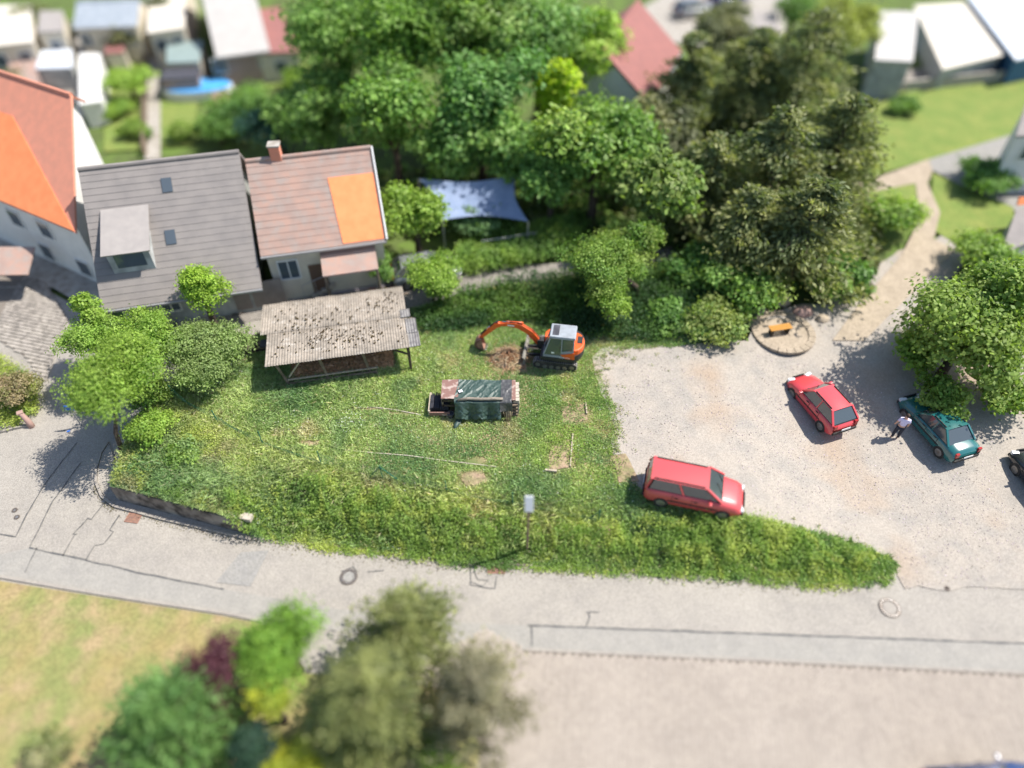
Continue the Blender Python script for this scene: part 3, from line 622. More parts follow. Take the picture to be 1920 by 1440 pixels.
# trees
def crown_np(name, c, rx, rz, n, size, pal, lobes=14, gap=.25, seedv=0, up=.15, ry=None, flat=.75, skirt=-.45):
    ry = ry or rx; rng = np.random.default_rng(seedv+100); L = []
    while len(L) < lobes:
        v = rng.normal(size=3); v /= np.linalg.norm(v); v[2] = v[2]*.8+up
        if v[2] < skirt: continue
        f = rng.uniform(.25, .74); L.append((c[0]+v[0]*rx*f, c[1]+v[1]*ry*f, c[2]+v[2]*rz*f, rng.uniform(.30, .50)))
    L = np.array(L); tw = max(40, n//14); li = rng.integers(0, lobes, tw)
    v = rng.normal(size=(tw, 3)); v /= np.linalg.norm(v, axis=1)[:, None]; v[:, 2] = np.where(v[:, 2] < -.35, -v[:, 2], v[:, 2])
    rr = rng.uniform(.55, 1.05, tw)*L[li, 3]
    T = L[li, :3]+v*np.stack([rx*rr, ry*rr, rz*rr*.9], 1)
    tc = rng.uniform(.75, 1.25, tw); k = rng.random(tw) > gap*.5; T = T[k]; v = v[k]; tc = tc[k]; li = li[k]
    idx = rng.integers(0, len(T), n); sg = .05*rx+.5*size
    pts = T[idx]+rng.normal(size=(n, 3))*sg*np.array([[1, 1, .6]])
    pal = np.array(pal); lt = rng.random(lobes)[li[idx]]; i0 = np.clip(lt*(len(pal)-1)+rng.normal(size=n)*.25, 0, len(pal)-1.001); i1 = i0.astype(int); f = (i0-i1)[:, None]
    col = (pal[i1]*(1-f)+pal[np.minimum(i1+1, len(pal)-1)]*f)*tc[idx][:, None]*rng.uniform(.8, 1.2, (n, 1))
    # leaves lie roughly along the surface of their twig clump
    a = rng.normal(size=(n, 3)); nn = v[idx]*.9+rng.normal(size=(n, 3))*.55; nn[:, 2] += .35; nn /= np.linalg.norm(nn, axis=1)[:, None]
    a -= nn*(a*nn).sum(1)[:, None]; a /= np.linalg.norm(a, axis=1)[:, None]; b = np.cross(nn, a)
    s = (rng.uniform(.65, 1.3, n)*size)[:, None]
    V = np.stack([pts-a*s*.5, pts+b*s*.34-nn*s*.06, pts+a*s*.5, pts-b*s*.34-nn*s*.06], 1).reshape(-1, 3)
    return V, np.repeat(col, 4, 0), L
def tree(px, py, zc, rpx, rz, pal, label, cat='tree', n=5000, size=.2, lobes=14, foot=None, name='leafy_tree', group=None, seedv=None, gap=.25, trunk=.13, h=h_in, rypx=None, up=.15, multi=1, skirt=-.45):
    tree.k += 1; seedv = seedv or tree.k
    c = un(px, py, zc); s_ = mpp(c); rx = rpx*s_; ry = rypx*s_ if rypx else rx
    if foot: f = G(foot[0], foot[1], h)
    else: f = Vector((c.x, c.y, float(h(c.x, c.y))))
    t = thing(name, f, label, cat, group)
    V, col, L = crown_np(name, c, rx, rz, n, size, pal, lobes, gap, seedv, ry=ry, up=up, skirt=skirt)
    V = V-np.array([[f.x, f.y, f.z]])
    link(mesh_np('crown', V, 4, col, 'leaf'), 'crown', t)
    mb = MB(); loc = c-f; top = Vector((loc.x*.7, loc.y*.7, loc.z*.75+0.01)); tr = trunk*rx**.6
    for q in range(multi):
        o_ = Vector((random.uniform(-.15, .15), random.uniform(-.15, .15), 0)) if multi > 1 else Vector()
        mb.tube([o_+Vector((0, 0, -.15)), o_+Vector((loc.x*.12, loc.y*.12, loc.z*.3)), o_*2+Vector((loc.x*.45, loc.y*.45, loc.z*.6)), o_*3+top], [tr*1.25, tr, tr*.75, tr*.5], 7)
    mb.build('trunk', 'bark', t, True, smooth=True)
    mb = MB(); base = Vector((loc.x*.4, loc.y*.4, loc.z*.55))
    for l_ in L[:min(lobes, 10)]:
        e = Vector(l_[:3])-f; m_ = base.lerp(e, .5)+Vector((0, 0, .12*rz)); mb.tube([base, m_, e], [tr*.5, tr*.32, tr*.1], 5, False)
    mb.build('limbs', 'bark', t, True, smooth=True); return t
tree.k = 0
YG = [(.13, .235, .03), (.20, .30, .04), (.165, .27, .035)]
BG = [(.085, .17, .025), (.15, .24, .035), (.20, .28, .05)]
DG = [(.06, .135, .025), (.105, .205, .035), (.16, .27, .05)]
OL = [(.075, .095, .035), (.12, .14, .05), (.16, .175, .06)]
tree(222, 712, 4.2, 92, 1.7, YG, 'bright yellow-green tree at the street corner casting shade on the asphalt', n=36000, size=.105, lobes=30, foot=(226, 840), trunk=.06, rypx=105, skirt=-.7)
tree(258, 632, 3.8, 80, 1.3, YG, 'bright yellow-green tree with a slanting trunk just left of the round elder bush', n=16000, size=.11, lobes=18, foot=(303, 682), trunk=.05)
tree(176, 624, 3.6, 66, 1.2, [(.14, .25, .03), (.2, .31, .05)], 'loose light green tree at the edge of the side road, behind the corner tree', n=10000, size=.11, lobes=14, trunk=.05, gap=.5, h=h_out)
tree(160, 588, 4.2, 38, .9, YG, 'small blurred yellow-green tree top nearest the shaded house corner', n=2500, size=.15, lobes=8, h=h_out)
tree(386, 664, 2.9, 82, 1.4, [(.13, .20, .05), (.19, .26, .075), (.15, .23, .05)], 'dense round elder bush left of the corrugated shed', 'bush', n=24000, size=.11, lobes=34, name='round_bush', trunk=.06, rypx=90, skirt=-.8, gap=.1)
tree(456, 640, 2.3, 22, .6, [(.13, .20, .05), (.19, .26, .075)], 'small shrub squeezed between the elder bush and the shed roof', 'bush', n=1500, size=.12, lobes=8, name='shrub')
tree(285, 735, 2.1, 42, .6, BG, 'low green shrub in the shade between corner tree and elder bush', 'bush', n=3500, size=.11, lobes=12, name='shrub', skirt=-.9)
tree(283, 800, 2.0, 58, .7, YG, 'young yellow-green shoots under the right side of the corner tree', 'bush', n=5000, size=.12, lobes=16, name='shrub', skirt=-.9, gap=.7)
tree(340, 850, 1.6, 36, .35, [G2, G5, G1], 'dark-hearted leafy weed clump above the retaining wall', 'bush', n=2000, size=.12, lobes=8, name='shrub', skirt=-.5, trunk=.03)
tree(1140, 500, 4.0, 104, 1.8, BG, 'spreading chestnut-like tree with gaps in its crown behind the excavator', n=17000, size=.13, lobes=21, foot=(1196, 556), gap=1.3, trunk=.08, rypx=88)
tree(1205, 440, 4.6, 50, 1.2, BG, 'thin upper tree crown beside the dark pole, behind the chestnut-like tree', n=4000, size=.15, lobes=10, gap=.7, trunk=.06)
tree(1145, 560, 3.1, 48, .8, YG, 'bright low-hanging bough tree at the front of the chestnut-like tree', n=4200, size=.14, lobes=9, gap=.4, trunk=.05)
tree(808, 512, 3.2, 66, .9, YG, 'light green small tree over the lane behind the shed roof corner', n=9000, size=.13, lobes=14, gap=.3, trunk=.05, h=h_out)
tree(825, 545, 2.4, 26, .7, YG, 'light green shrub at the lane edge right of the shed roof', 'bush', n=2200, size=.12, lobes=8, h=h_out, name='shrub')
tree(718, 500, 2.6, 38, 1.0, DG, 'dark multi-stemmed shrub behind the roof of the shed', 'bush', n=2800, size=.13, lobes=10, gap=.6, multi=5, trunk=.035, h=h_out, name='shrub')
tree(778, 405, 4.2, 66, 2.0, YG, 'bright green round tree beside the orange-patched roof', n=6000, size=.22, lobes=14, h=h_out)
tree(370, 528, 4.7, 62, 1.7, [(.17, .29, .03), (.2, .31, .03)], 'bright green small tree in front of the grey-roofed house', n=9000, size=.13, lobes=9, skirt=-.8, up=-.15, rypx=52, gap=.8, h=h_out)
tree(25, 728, 1.3, 52, .6, [(.20, .19, .075), (.27, .22, .11), (.19, .21, .06)], 'reddish-tinged flowering shrub in the bed at the left edge', 'bush', n=6500, size=.11, lobes=18, name='flowering_shrub', skirt=-.7, h=h_out)
tree(1815, 622, 3.9, 142, 2.6, [(.13, .21, .035), (.19, .27, .05), (.16, .24, .04)], 'large light green broadleaf tree shading the parked green car', n=22000, size=.22, lobes=30, rypx=140, trunk=.1, skirt=-.8)
tree(1905, 560, 5.0, 85, 2.2, BG, 'light green tree crown cut by the right edge above the parking lot', n=7000, size=.22, lobes=14)
bgg = 'trees behind the houses and lane'
for a in [
 (640, 60, 8.5, 110, 4.0, DG, 'big dark green tree nearest the red-brown roof at the top left'), (765, 70, 9, 105, 4, [(.07, .15, .02), (.12, .22, .03)], 'tall green tree in the middle of the wood at the top edge'),
 (735, 225, 6.5, 85, 3, [(.08, .17, .025), (.14, .25, .04)], 'green tree directly above the chimney of the brown roof'), (600, 210, 5, 80, 2.6, DG, 'dark shaded tree behind the chimney'),
 (880, 60, 9, 110, 4, [(.10, .18, .03), (.16, .25, .05)], 'olive-green tree crown at the top edge, centre'), (900, 200, 7, 100, 3.4, [(.07, .16, .03), (.12, .24, .05)], 'broad green tree in the centre of the wood'),
 (1010, 80, 8.5, 92, 3.6, [(.10, .2, .04), (.15, .25, .05)], 'pale green tree left of the red gable roof'), (950, 290, 5, 70, 2.6, DG, 'deep green tree just above the grey-blue shade sail'),
 (1110, 95, 7.5, 62, 3, YG, 'bright rounded tree next to the red gable roof'), (1042, 180, 7, 36, 2.2, [(.30, .40, .02), (.25, .36, .02)], 'narrow yellow-green tree standing out in the wood'),
 (830, 290, 4.8, 62, 2.2, DG, 'dark green tree behind the shade sail, left side'), (1120, 290, 6, 110, 2.8, BG, 'wide light green tree above the chestnut-like tree'),
 (1230, 350, 5.5, 70, 2.4, [(.10, .17, .03), (.14, .2, .04)], 'light olive tree beside the dark pines'), (1035, 330, 5, 60, 2.4, DG, 'mid green tree right of the shade sail'),
 (900, 410, 2.6, 46, .8, [(.09, .17, .05), (.12, .2, .06)], 'greyish green bush in front of the shade sail'), (1400, 525, 2.6, 80, .9, BG, 'low green bushes under the pines, left of the sandy path'),
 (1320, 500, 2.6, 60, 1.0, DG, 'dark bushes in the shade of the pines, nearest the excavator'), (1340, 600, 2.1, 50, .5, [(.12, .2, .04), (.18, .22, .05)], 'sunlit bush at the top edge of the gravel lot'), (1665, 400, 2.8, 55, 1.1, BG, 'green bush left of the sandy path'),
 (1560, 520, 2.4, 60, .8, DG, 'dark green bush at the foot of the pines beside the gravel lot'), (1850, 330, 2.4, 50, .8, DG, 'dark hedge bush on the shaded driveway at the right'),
 (450, 215, 3.0, 65, 1.3, DG, 'dark bush behind the grey roof'), (520, 240, 3.6, 55, 1.6, [(.025, .07, .04), (.04, .10, .05)], 'blue-green conifer-like bush behind the brown roof'), (240, 150, 3, 40, 1, YG, 'bright garden bush by the pale garden path'),
 (60, 40, 3.5, 40, 1, OL, 'brownish bush between the roofs at the top left corner'), (235, 60, 3.4, 38, 1.1, OL, 'olive bush below the blue-grey metal roofs'), (1590, 60, 5, 60, 2, [(.18, .22, .04), (.22, .27, .05)], 'yellowish bush left of the white-roofed hall'),
 (1850, 480, 2.6, 60, .8, BG, 'light green bush above the big tree by the right edge'), (1240, 250, 5.5, 60, 2, OL, 'olive tree in front of the long red roof'), (1350, 60, 5.0, 50, 2, OL, 'olive tree by the pale yard at the top'),
 ]:
    tree(a[0], a[1], a[2], a[3]*1.22, a[4]*1.15, [(q[0]*1.18, q[1]*1.15, q[2]*1.2) for q in a[5]], a[6], n=int(2000+a[3]*65), size=.34 if a[2] > 4 else .22, lobes=13, group=bgg, trunk=.12, h=h_out, skirt=-.7, gap=.1, cat='bush' if a[2] < 4 else 'tree', name='bush' if a[2] < 4 else 'leafy_tree')
def conifer(px, py, ztop, rpx, pal, label, h=h_in, n=7000, size=.2, tiers=9, group=None, name='pine_tree', droop=.25, bare_=.1, cat='conifer', br=11, fx=0):
    c = un(px, py, ztop*.6); f = Vector((c.x, c.y, float(h(c.x, c.y)))); rr = rpx*mpp(c); conifer.k += 1; rng = np.random.default_rng(conifer.k+500)
    t = thing(name, f, label, cat, group); H_ = ztop-f.z
    MB().tube([(0, 0, -.2), (0, 0, H_*.5), (0, 0, H_)], [.045*H_**.8, .03*H_**.8, .02], 8).build('trunk', 'bark', t, True, smooth=True)
    mb = MB(); P = []; D = []; Cc = []
    for ti in range(tiers):
        u_ = (ti+.5)/tiers; z0 = H_*(bare_+(1-bare_)*u_); ln = rr*(1-u_)**.7*1.0+.25; nb = max(5, int(br*(1-u_*.5)))
        for b_ in range(nb):
            a_ = rng.uniform(0, 2*PI); l_ = ln*rng.uniform(.65, 1.15); up_ = rng.uniform(.05, .3)
            e = np.array([math.cos(a_)*l_, math.sin(a_)*l_, z0+l_*(up_-droop)]); s0 = np.array([0, 0, z0])
            m_ = (s0+e)/2+np.array([0, 0, .1*l_]); mb.tube([s0, m_, e], [.05, .03, .01], 4, False)
            k_ = max(6, int(n/(tiers*br)*l_/ln)); tt = rng.uniform(.25, 1.08, k_); base = s0[None]*(1-tt)[:, None]**2+2*(m_[None])*(tt*(1-tt))[:, None]+e[None]*(tt**2)[:, None]
            sd_ = rng.normal(size=(k_, 3))*np.array([[.16, .16, .08]])*l_**.5*1.1; P.append(base+sd_*1.3); D.append(np.tile((e-s0)/np.linalg.norm(e-s0), (k_, 1))+rng.normal(size=(k_, 3))*.5)
            Cc.append(np.tile([rng.random()], k_))
    mb.build('branches', 'bark', t, True)['kind'] = 'stuff'
    P = np.concatenate(P); D = np.concatenate(D); Cc = np.concatenate(Cc); n_ = len(P); D /= np.linalg.norm(D, axis=1)[:, None]; B_ = np.cross(D, rng.normal(size=(n_, 3))); B_ /= np.linalg.norm(B_, axis=1)[:, None]
    s = (rng.uniform(.7, 1.4, n_)*size)[:, None]; V = np.stack([P-D*s*.6, P+B_*s*.25, P+D*s*.6, P-B_*s*.25], 1).reshape(-1, 3)
    pal = np.array(pal); col = (pal[0][None]*(1-Cc[:, None])+pal[-1][None]*Cc[:, None])*rng.uniform(.75, 1.25, (n_, 1))
    link(mesh_np('needles', V, 4, np.repeat(col, 4, 0), 'leaf'), 'needles', t); return t
conifer.k = 0
PN = [(.085, .12, .04), (.235, .26, .085)]
for px, py, zt, r_, lb in ((1290, 170, 9.5, 85, 'dark pine standing beside the long red roof'), (1400, 160, 9.5, 105, 'dark pine below the pale yard at the top edge'), (1505, 150, 11, 120, 'tallest dark pine, rising to the top edge'), (1450, 320, 9.5, 120, 'broad dark pine in the middle of the pine group'), (1565, 290, 9.5, 105, 'olive pine at the edge of the bright lawn'), (1330, 350, 8, 80, 'thin dark pine next to the wide light green tree'), (1510, 435, 8, 110, 'lowest pine of the group, above the gravel lot'), (1400, 440, 7, 80, 'dark pine over the shaded bushes left of the sandy path')):
    conifer(px, py, zt, r_*1.15, PN, lb, group='pines right of centre', n=17000, size=.27)
# garden in the lower left
conifer(320, 1350, 4.6, 118, [(.08, .17, .04), (.15, .27, .065)], 'round blue-green cypress-like conifer at the bottom left', h=h_out, n=14000, size=.2, tiers=13, name='conifer', droop=-.25, bare_=.02, br=20)
tree(398, 1252, 2.4, 76, .8, [(.06, .02, .025), (.10, .04, .04)], 'dark purple-leaved shrub beside the round conifer', 'bush', n=6500, size=.11, lobes=18, h=h_out, name='purple_shrub', skirt=-.7)
tree(530, 1205, 2.6, 108, 1.2, [(.12, .24, .03), (.17, .29, .035)], 'bright green rounded bush at the street edge of the garden', 'bush', n=12000, size=.12, lobes=22, h=h_out, name='bush', skirt=-.7)
tree(505, 1310, 2.3, 45, .8, [(.33, .36, .03), (.24, .3, .03)], 'yellow-green shrub between purple shrub and pines', 'bush', n=2600, size=.12, h=h_out, name='shrub', skirt=-.7)
tree(550, 1425, 2.2, 58, .7, [(.36, .38, .03), (.26, .32, .03)], 'yellow shrub cut by the bottom edge', 'bush', n=2800, size=.12, h=h_out, name='shrub', skirt=-.7)
tree(640, 1430, 1.6, 60, .6, DG, 'dark low bush under the olive pines at the bottom edge', 'bush', n=2200, size=.14, h=h_out, name='bush', skirt=-.7)
tree(100, 1400, 1.0, 60, .5, [(.15, .2, .05), (.3, .3, .14)], 'loose pale green perennials at the bottom left corner', 'bush', n=2200, size=.12, h=h_out, name='bush', gap=.6, skirt=-.7)
tree(840, 1425, 1.6, 62, .6, YG, 'bright green low bush at the bottom edge beside the paving', 'bush', n=2600, size=.13, h=h_out, name='bush', skirt=-.7)
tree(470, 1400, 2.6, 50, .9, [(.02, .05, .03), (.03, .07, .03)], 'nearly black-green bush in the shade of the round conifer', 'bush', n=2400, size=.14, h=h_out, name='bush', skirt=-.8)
OP = [(.10, .13, .04), (.24, .27, .08)]
conifer(755, 1185, 5.2, 105, OP, 'olive pine leaning over the street at the bottom', h=h_out, n=11000, size=.17, group='pines in the lower garden', tiers=7, bare_=.25)
conifer(690, 1310, 6.2, 125, OP, 'largest olive pine in the lower garden', h=h_out, n=17000, size=.17, group='pines in the lower garden', tiers=9, bare_=.2)
conifer(890, 1315, 5.2, 112, [(.14, .14, .07), (.24, .24, .12)], 'sparse greyish olive pine reaching over the herringbone paving', h=h_out, n=9000, size=.17, group='pines in the lower garden', tiers=6, bare_=.3, br=8)

# ------------------------------------------------------------ shed with corrugated roof
def SL(a, b, z): return Vector((SH0[0]+a*su[0]-b*su[1], SH0[1]+a*su[1]+b*su[0], z))
shed = thing('open_shed', SL(3.6, 2.4, 1.4), 'open timber shed with a mossy corrugated roof in the meadow', 'shed', rz=0)
def roofz(b): return 3.22-.05*b
def sheet(a0, a1, b0, b1, dz, m, name, ph=.13, amp=.0145, sag=0.0):
    mb = MB(); n = max(2, int((a1-a0)/ph*6)); vs = []; nb = 5
    for j in range(nb+1):
        b = b0+(b1-b0)*j/nb
        for i in range(n+1):
            a = a0+(a1-a0)*i/n; vs.append(SL(a, b, roofz(b)+dz+amp*math.sin(2*PI*a/ph)-sag*math.sin(PI*j/nb)+random.uniform(-.0015, .0015)))
    top = len(vs); vs += [v-Vector((0, 0, .012)) for v in vs]
    fs = []
    for j in range(nb):
        for i in range(n):
            q = j*(n+1)+i; fs.append((q, q+1, q+n+2, q+n+1)); fs.append((top+q, top+q+n+1, top+q+n+2, top+q+1))
    for j in (0, nb):
        for i in range(n): q = j*(n+1)+i; fs.append((q, q+1, top+q+1, top+q))
    return mb.add(vs, fs).build(name, m, shed, smooth=True)
W_, D_ = 6.86, 4.85
for row, (b0, b1, off, dz) in enumerate(((0, 2.5, 0, .0), (2.42, D_, -.32, .018))):
    k = 8; w_ = (W_-off)/k if row == 0 else (W_+.3)/k
    for i in range(k):
        a0 = off+i*w_; sheet(a0, a0+w_+.05, b0+random.uniform(-.02, .02), b1+random.uniform(-.03, .03)+(.02*i if row else 0), dz+.006*(i % 2), 'fibre_cement', 'roof_sheet')
for i, (a0, a1, b0, b1) in enumerate(((W_-.05, W_+.48, .02, 1.15), (W_-.08, W_+.44, 1.05, 2.2))):
    sheet(a0, a1, b0, b1, .012+.02*i, 'translucent_sheet', 'translucent_sheet')
sheet(W_-.28, W_+.2, 2.3, 2.95, .07, 'translucent_sheet', 'translucent_sheet')
mb = MB()
for i in range(420):
    if i % 3: cx_ = random.choice([(1.9, 2.9), (3.3, 1.9), (2.6, 1.3), (5.9, 3.8), (5.0, 1.6), (2.2, 1.7), (4.4, 1.1), (3.4, 3.1)]); a, b = random.gauss(cx_[0], .5), random.gauss(cx_[1], .45)
    else: a, b = random.uniform(.3, W_-.2), random.uniform(.5, D_-.3)
    if .1 < a < W_-.1 and .2 < b < D_-.2: mb.blob(SL(a, b, roofz(b)+.05+(.035 if b > 2.45 else 0)), random.choice([.022, .028, .035, .05]), 1, .3, (1, 1, .7))
o = mb.build('moss_clumps', 'moss', shed); o['kind'] = 'stuff'
fpost = [(.55, .35), (2.55, .55), (4.7, .85), (6.95, .10)]
z0 = 1.35
for i, (a, b) in enumerate(((.42, .30), (2.45, .32), (4.5, .34), (6.72, .30))): MB().beam(SL(a+(.35 if i == 0 else .2 if i < 3 else 0), b+(.1 if i < 3 else 0), z0), SL(a, b, 3.12), .12, .12).build('post', 'timber' if i < 3 else 'dark_timber', shed)
for a in (.4, 2.5, 4.6, 6.7): MB().beam(SL(a, 4.4, z0), SL(a, 4.4, 2.9), .12, .12).build('post', 'timber', shed)
for b, z in ((.3, 3.13), (2.3, 3.02), (4.4, 2.92)): MB().beam(SL(.1, b, z), SL(W_+.3, b, z), .1, .08).build('purlin', 'timber', shed)
for a in (.4, 2.5, 4.6, 6.7): MB().beam(SL(a, .25, 3.05), SL(a, 4.5, 2.84), .09, .1).build('rafter', 'timber', shed)
MB().beam(SL(.85, .38, 2.0), SL(1.6, .3, 3.05), .08, .08).build('brace', 'pale_timber', shed)
MB().beam(SL(6.65, .28, 2.55), SL(5.75, .3, 3.1), .07, .07).build('brace', 'dark_timber', shed)
MB().beam(SL(.75, .34, 1.85), SL(5.1, .34, 1.85), .07, .06).build('rail', 'pale_timber', shed)
for i in range(2): 
    for j in range(2): MB().beam(SL(.7+2.2*j, .26, 1.42+.2*i), SL(2.85+2.2*j, .26, 1.42+.2*i), .035, .18).build('board', 'timber', shed)
# hay / earth heap inside
t = thing('hay_heap', SL(3.5, 2.2, 1.4), 'low heap of rusty brown hay lying under the shed roof', 'hay')
mb = MB(); N_ = 24; vs = []
for j in range(11):
    for i in range(N_+1):
        a = .7+5.2*i/N_; b = .5+3.1*j/10; e = min(1, min(i, N_-i)/2.5, min(j, 10-j)/2.0); vs.append(SL(a, b, 1.38+.42*e*(.7+.6*vnoise(a, b, .7, 3))))
mb.add(vs, [(j*(N_+1)+i, j*(N_+1)+i+1, (j+1)*(N_+1)+i+1, (j+1)*(N_+1)+i) for j in range(10) for i in range(N_)]).build('heap', 'hay', t, smooth=True)
pts = []; 
a = RNG.uniform(.7, 5.9, 5000); b = RNG.uniform(.5, 3.6, 5000)
P = np.array([list(SL(p, q, 1.38+.42*min(1, min(p-.7, 5.9-p)/.55, min(q-.5, 3.6-q)/.5)*(.7+.6*float(vnoise(p, q, .7, 3)))+.03)) for p, q in zip(a, b)])-np.array([list(t.location)])
cc = mixc((.40, .25, .11), (.48, .34, .17), RNG.random(5000))*RNG.uniform(.6, 1.2, (5000, 1)); link(scatter_tri('straw', P, .16, cc, .3, 'grass_leaf', aspect=1.0), 'straw', t, 'stuff')
# junk beside the shed, left
p = G(487, 655); t = thing('plank_pile', p, 'pile of weathered planks and a grey sheet between elder bush and shed', 'timber pile')
for i in range(7): MB().box((random.uniform(-.3, .3), random.uniform(-.25, .25), .1+.05*i), (1.1, .16, .035), rot=random.uniform(-.3, .3)).build('plank', 'dark_timber' if i % 2 else 'timber', t, True)
MB().box((.45, -.05, .48), (.55, .55, .03), rot=.1).build('sheet', 'slate', t, True)

# ------------------------------------------------------------ covered stack of building material
X0, Y0, Y1, ZT = -2.55, 21.72, 23.1, 2.5
t = thing('pallet_stack', (-1.2, 22.4, 1.4), 'tall stack of old building boards hidden under the green tarpaulin', 'material stack')
for i in range(9): MB().box((-1.25+random.uniform(-.03, .03), 22.42+random.uniform(-.02, .02), 1.45+.115*i), (2.45, 1.2, .10)).build('board_layer', 'timber' if i % 2 else 'dark_timber', t)
# tarp: top plus front drape with folds
def tarpz(u, v):                                       # u 0..1 along x ; v 0..1 back to front top, 1..2 down the front
    x_ = X0+.02+2.52*u-.14*(1-u)*(v if v < 1 else 1)+(.10*(vnoise(v*3, 1, 1, 14)-.5) if u < .03 else 0)
    cr = lambda a_, b_, sc, sd_: 1-abs(2*float(vnoise(a_, b_, sc, sd_))-1)
    du, dv = u*2.5, v*1.35
    p_, q_ = du*.83+dv*.55, -du*.55+dv*.83
    fold = .06*cr(p_*4.5, q_*1.1, 1, 1)**3+.035*cr(p_*7, q_*2.4+3, 1, 2)**2+.03*cr(du*3.3-dv*2.2, dv*1.3, 1, 7)**3+.02*(float(vnoise(u*30, v*14, 1, 4))-.5)-.05
    if v <= 1: return Vector((x_+.05*(vnoise(v*4, u*3, 1, 6)-.5), Y1-(Y1-Y0)*v, ZT+.05+fold*.8-.04*math.sin(PI*u)))
    w_ = v-1; dr = 1.04-.26*abs(math.sin(u*PI*3.1+.3))**1.5+.05*(vnoise(u*12, 2, 1, 15)-.5); sw = .16*abs(math.sin(u*PI*3.1+.3))
    return Vector((x_+.03*math.sin(u*20), Y0-.05-sw*w_*1.6-.1*w_+fold*1.2*w_, ZT+.03-dr*w_-.02*math.sin(w_*PI)))
def drape(u0, u1, v0, v1, nu, nv, f, off=0):
    vs = []; 
    for j in range(nv+1):
        for i in range(nu+1): vs.append(f(u0+(u1-u0)*i/nu, v0+(v1-v0)*j/nv)+Vector((0, -off*.5, off)))
    mb = MB().add(vs, [(j*(nu+1)+i, j*(nu+1)+i+1, (j+1)*(nu+1)+i+1, (j+1)*(nu+1)+i) for j in range(nv) for i in range(nu)]); return mb
tp = drape(0, .82, 0, 2, 120, 64, tarpz).build('green_tarpaulin', 'tarp_green', smooth=True); tag(tp, 'creased dark green tarpaulin draped over the material stack', 'tarpaulin')
tp2 = drape(.80, 1.0, 0, 1.55, 24, 30, tarpz, .02).build('black_tarpaulin', 'tarp_black', smooth=True); tag(tp2, 'crumpled black plastic sheet strip at the right end of the green tarpaulin', 'plastic sheet')
MB().tube([(-2.5, 21.66, 1.5), (-2.5, 21.4, 1.46), (-2.62, 21.15, 1.45), (-2.68, 21.0, 1.42)], [.1, .14, .12, .05], 8).build('trailing_corner', 'tarp_green', tp, smooth=True)
lg = MB().tube([(-2.52, 21.74, 2.60), (-2.0, 21.80, 2.64), (-1.4, 21.78, 2.62), (-.8, 21.78, 2.65), (-.42, 21.80, 2.62)], [.06, .075, .07, .08, .06], 9).build('weathered_log', 'weathered_log', smooth=True); tag(lg, 'weathered round log weighing down the front edge of the green tarpaulin', 'log')
pn = MB().slab([(-3.3, 21.93, 2.5), (-2.5, 21.90, 2.52), (-2.48, 23.15, 2.52), (-3.32, 23.12, 2.5)], .05).build('old_board', 'brown_panel', bevel=.008); tag(pn, 'brown board with flaking pale paint lying left of the tarpaulin', 'board')
mb = MB(); 
t = thing('crate_stack', (-2.9, 22.5, 1.4), 'rough timber crate carrying the flaking brown board', 'crate')
for x_ in (-3.25, -2.62): 
    for y_ in (22.0, 23.0): MB().box((x_, y_, 1.93), (.09, .09, 1.08)).build('leg', 'timber', t)
for z_ in (1.6, 1.95, 2.3): MB().box((-2.93, 21.97, z_), (.66, .03, .12)).build('slat', 'dark_timber', t); MB().box((-3.28, 22.5, z_), (.03, 1.0, .12)).build('slat', 'dark_timber', t)
t = thing('slate_pallet', (-3.5, 22.3, 1.4), 'low pallet of dark roofing slates at the left end of the stack', 'slate pallet')
for y_ in (21.85, 22.3, 22.85): MB().box((-3.45, y_, 1.48), (1.0, .1, .14)).build('pallet_board', 'timber', t)
MB().box((-3.9, 22.35, 1.66), (.09, 1.2, .28)).build('side_board', 'pale_timber', t); MB().box((-3.4, 21.72, 1.66), (.95, .06, .2)).build('side_board', 'brown_panel', t)
for i in range(16): MB().box((-3.80+.052*i, 22.35+random.uniform(-.03, .03), 1.72+random.uniform(-.01, .02)), (.022, .95, .34), rot=Matrix.Rotation(random.uniform(-.12, .05), 3, 'Y')).build('slate', 'slate', t)
bk = MB(); 
p_ = Vector((-2.9, 21.75, 1.5)); n_ = 10
t = thing('grey_bucket', p_-Vector((0, 0, .12)), 'small dark grey bucket beside the slate pallet', 'bucket'); MB().tube([(0, 0, 0), (0, 0, .26)], [.12, .16], 14, True).build('bucket_body', 'slate', t, True); MB().ring((0, 0), .15, .17, .25, .28, 16).build('rim', 'steel', t, True)
t = thing('block_stack', (.15, 22.5, 1.4), 'stack of pale clay blocks on boards at the right end of the tarpaulin', 'block stack')
MB().box((.02, 22.5, 2.44), (.3, 1.28, .06)).build('cover_board', 'brown_panel', t)
for k_ in range(5):
    for j in range(6):
        MB().box((.20+.02*(k_ % 2), 21.98+.2*j+random.uniform(-.01, .01), 1.5+.2*k_), (.26+random.uniform(-.03, .03), .18, .18), rot=random.uniform(-.06, .06)).build('block', 'pale_stone', t)
for j in range(4): MB().box((.02, 21.83, 1.48+.22*j), (.5, .12, .1), rot=.03*j).build('board', 'timber', t)
t = thing('stick_bundle', (-.15, 21.6, 1.4), 'leaning bundle of pale sticks and roots in front of the block stack', 'sticks')
for i in range(12):
    a = random.uniform(-.22, .2); MB().tube([(-.15+a*.6, 21.5+random.uniform(-.1, .05), 1.42), (-.15+a+random.uniform(-.06, .06), 21.60, 1.9), (-.12+a*.7, 21.75, 2.35+random.uniform(-.1, .12))], [.014, .025, .015], 6).build('stick', 'stick', t, smooth=True)
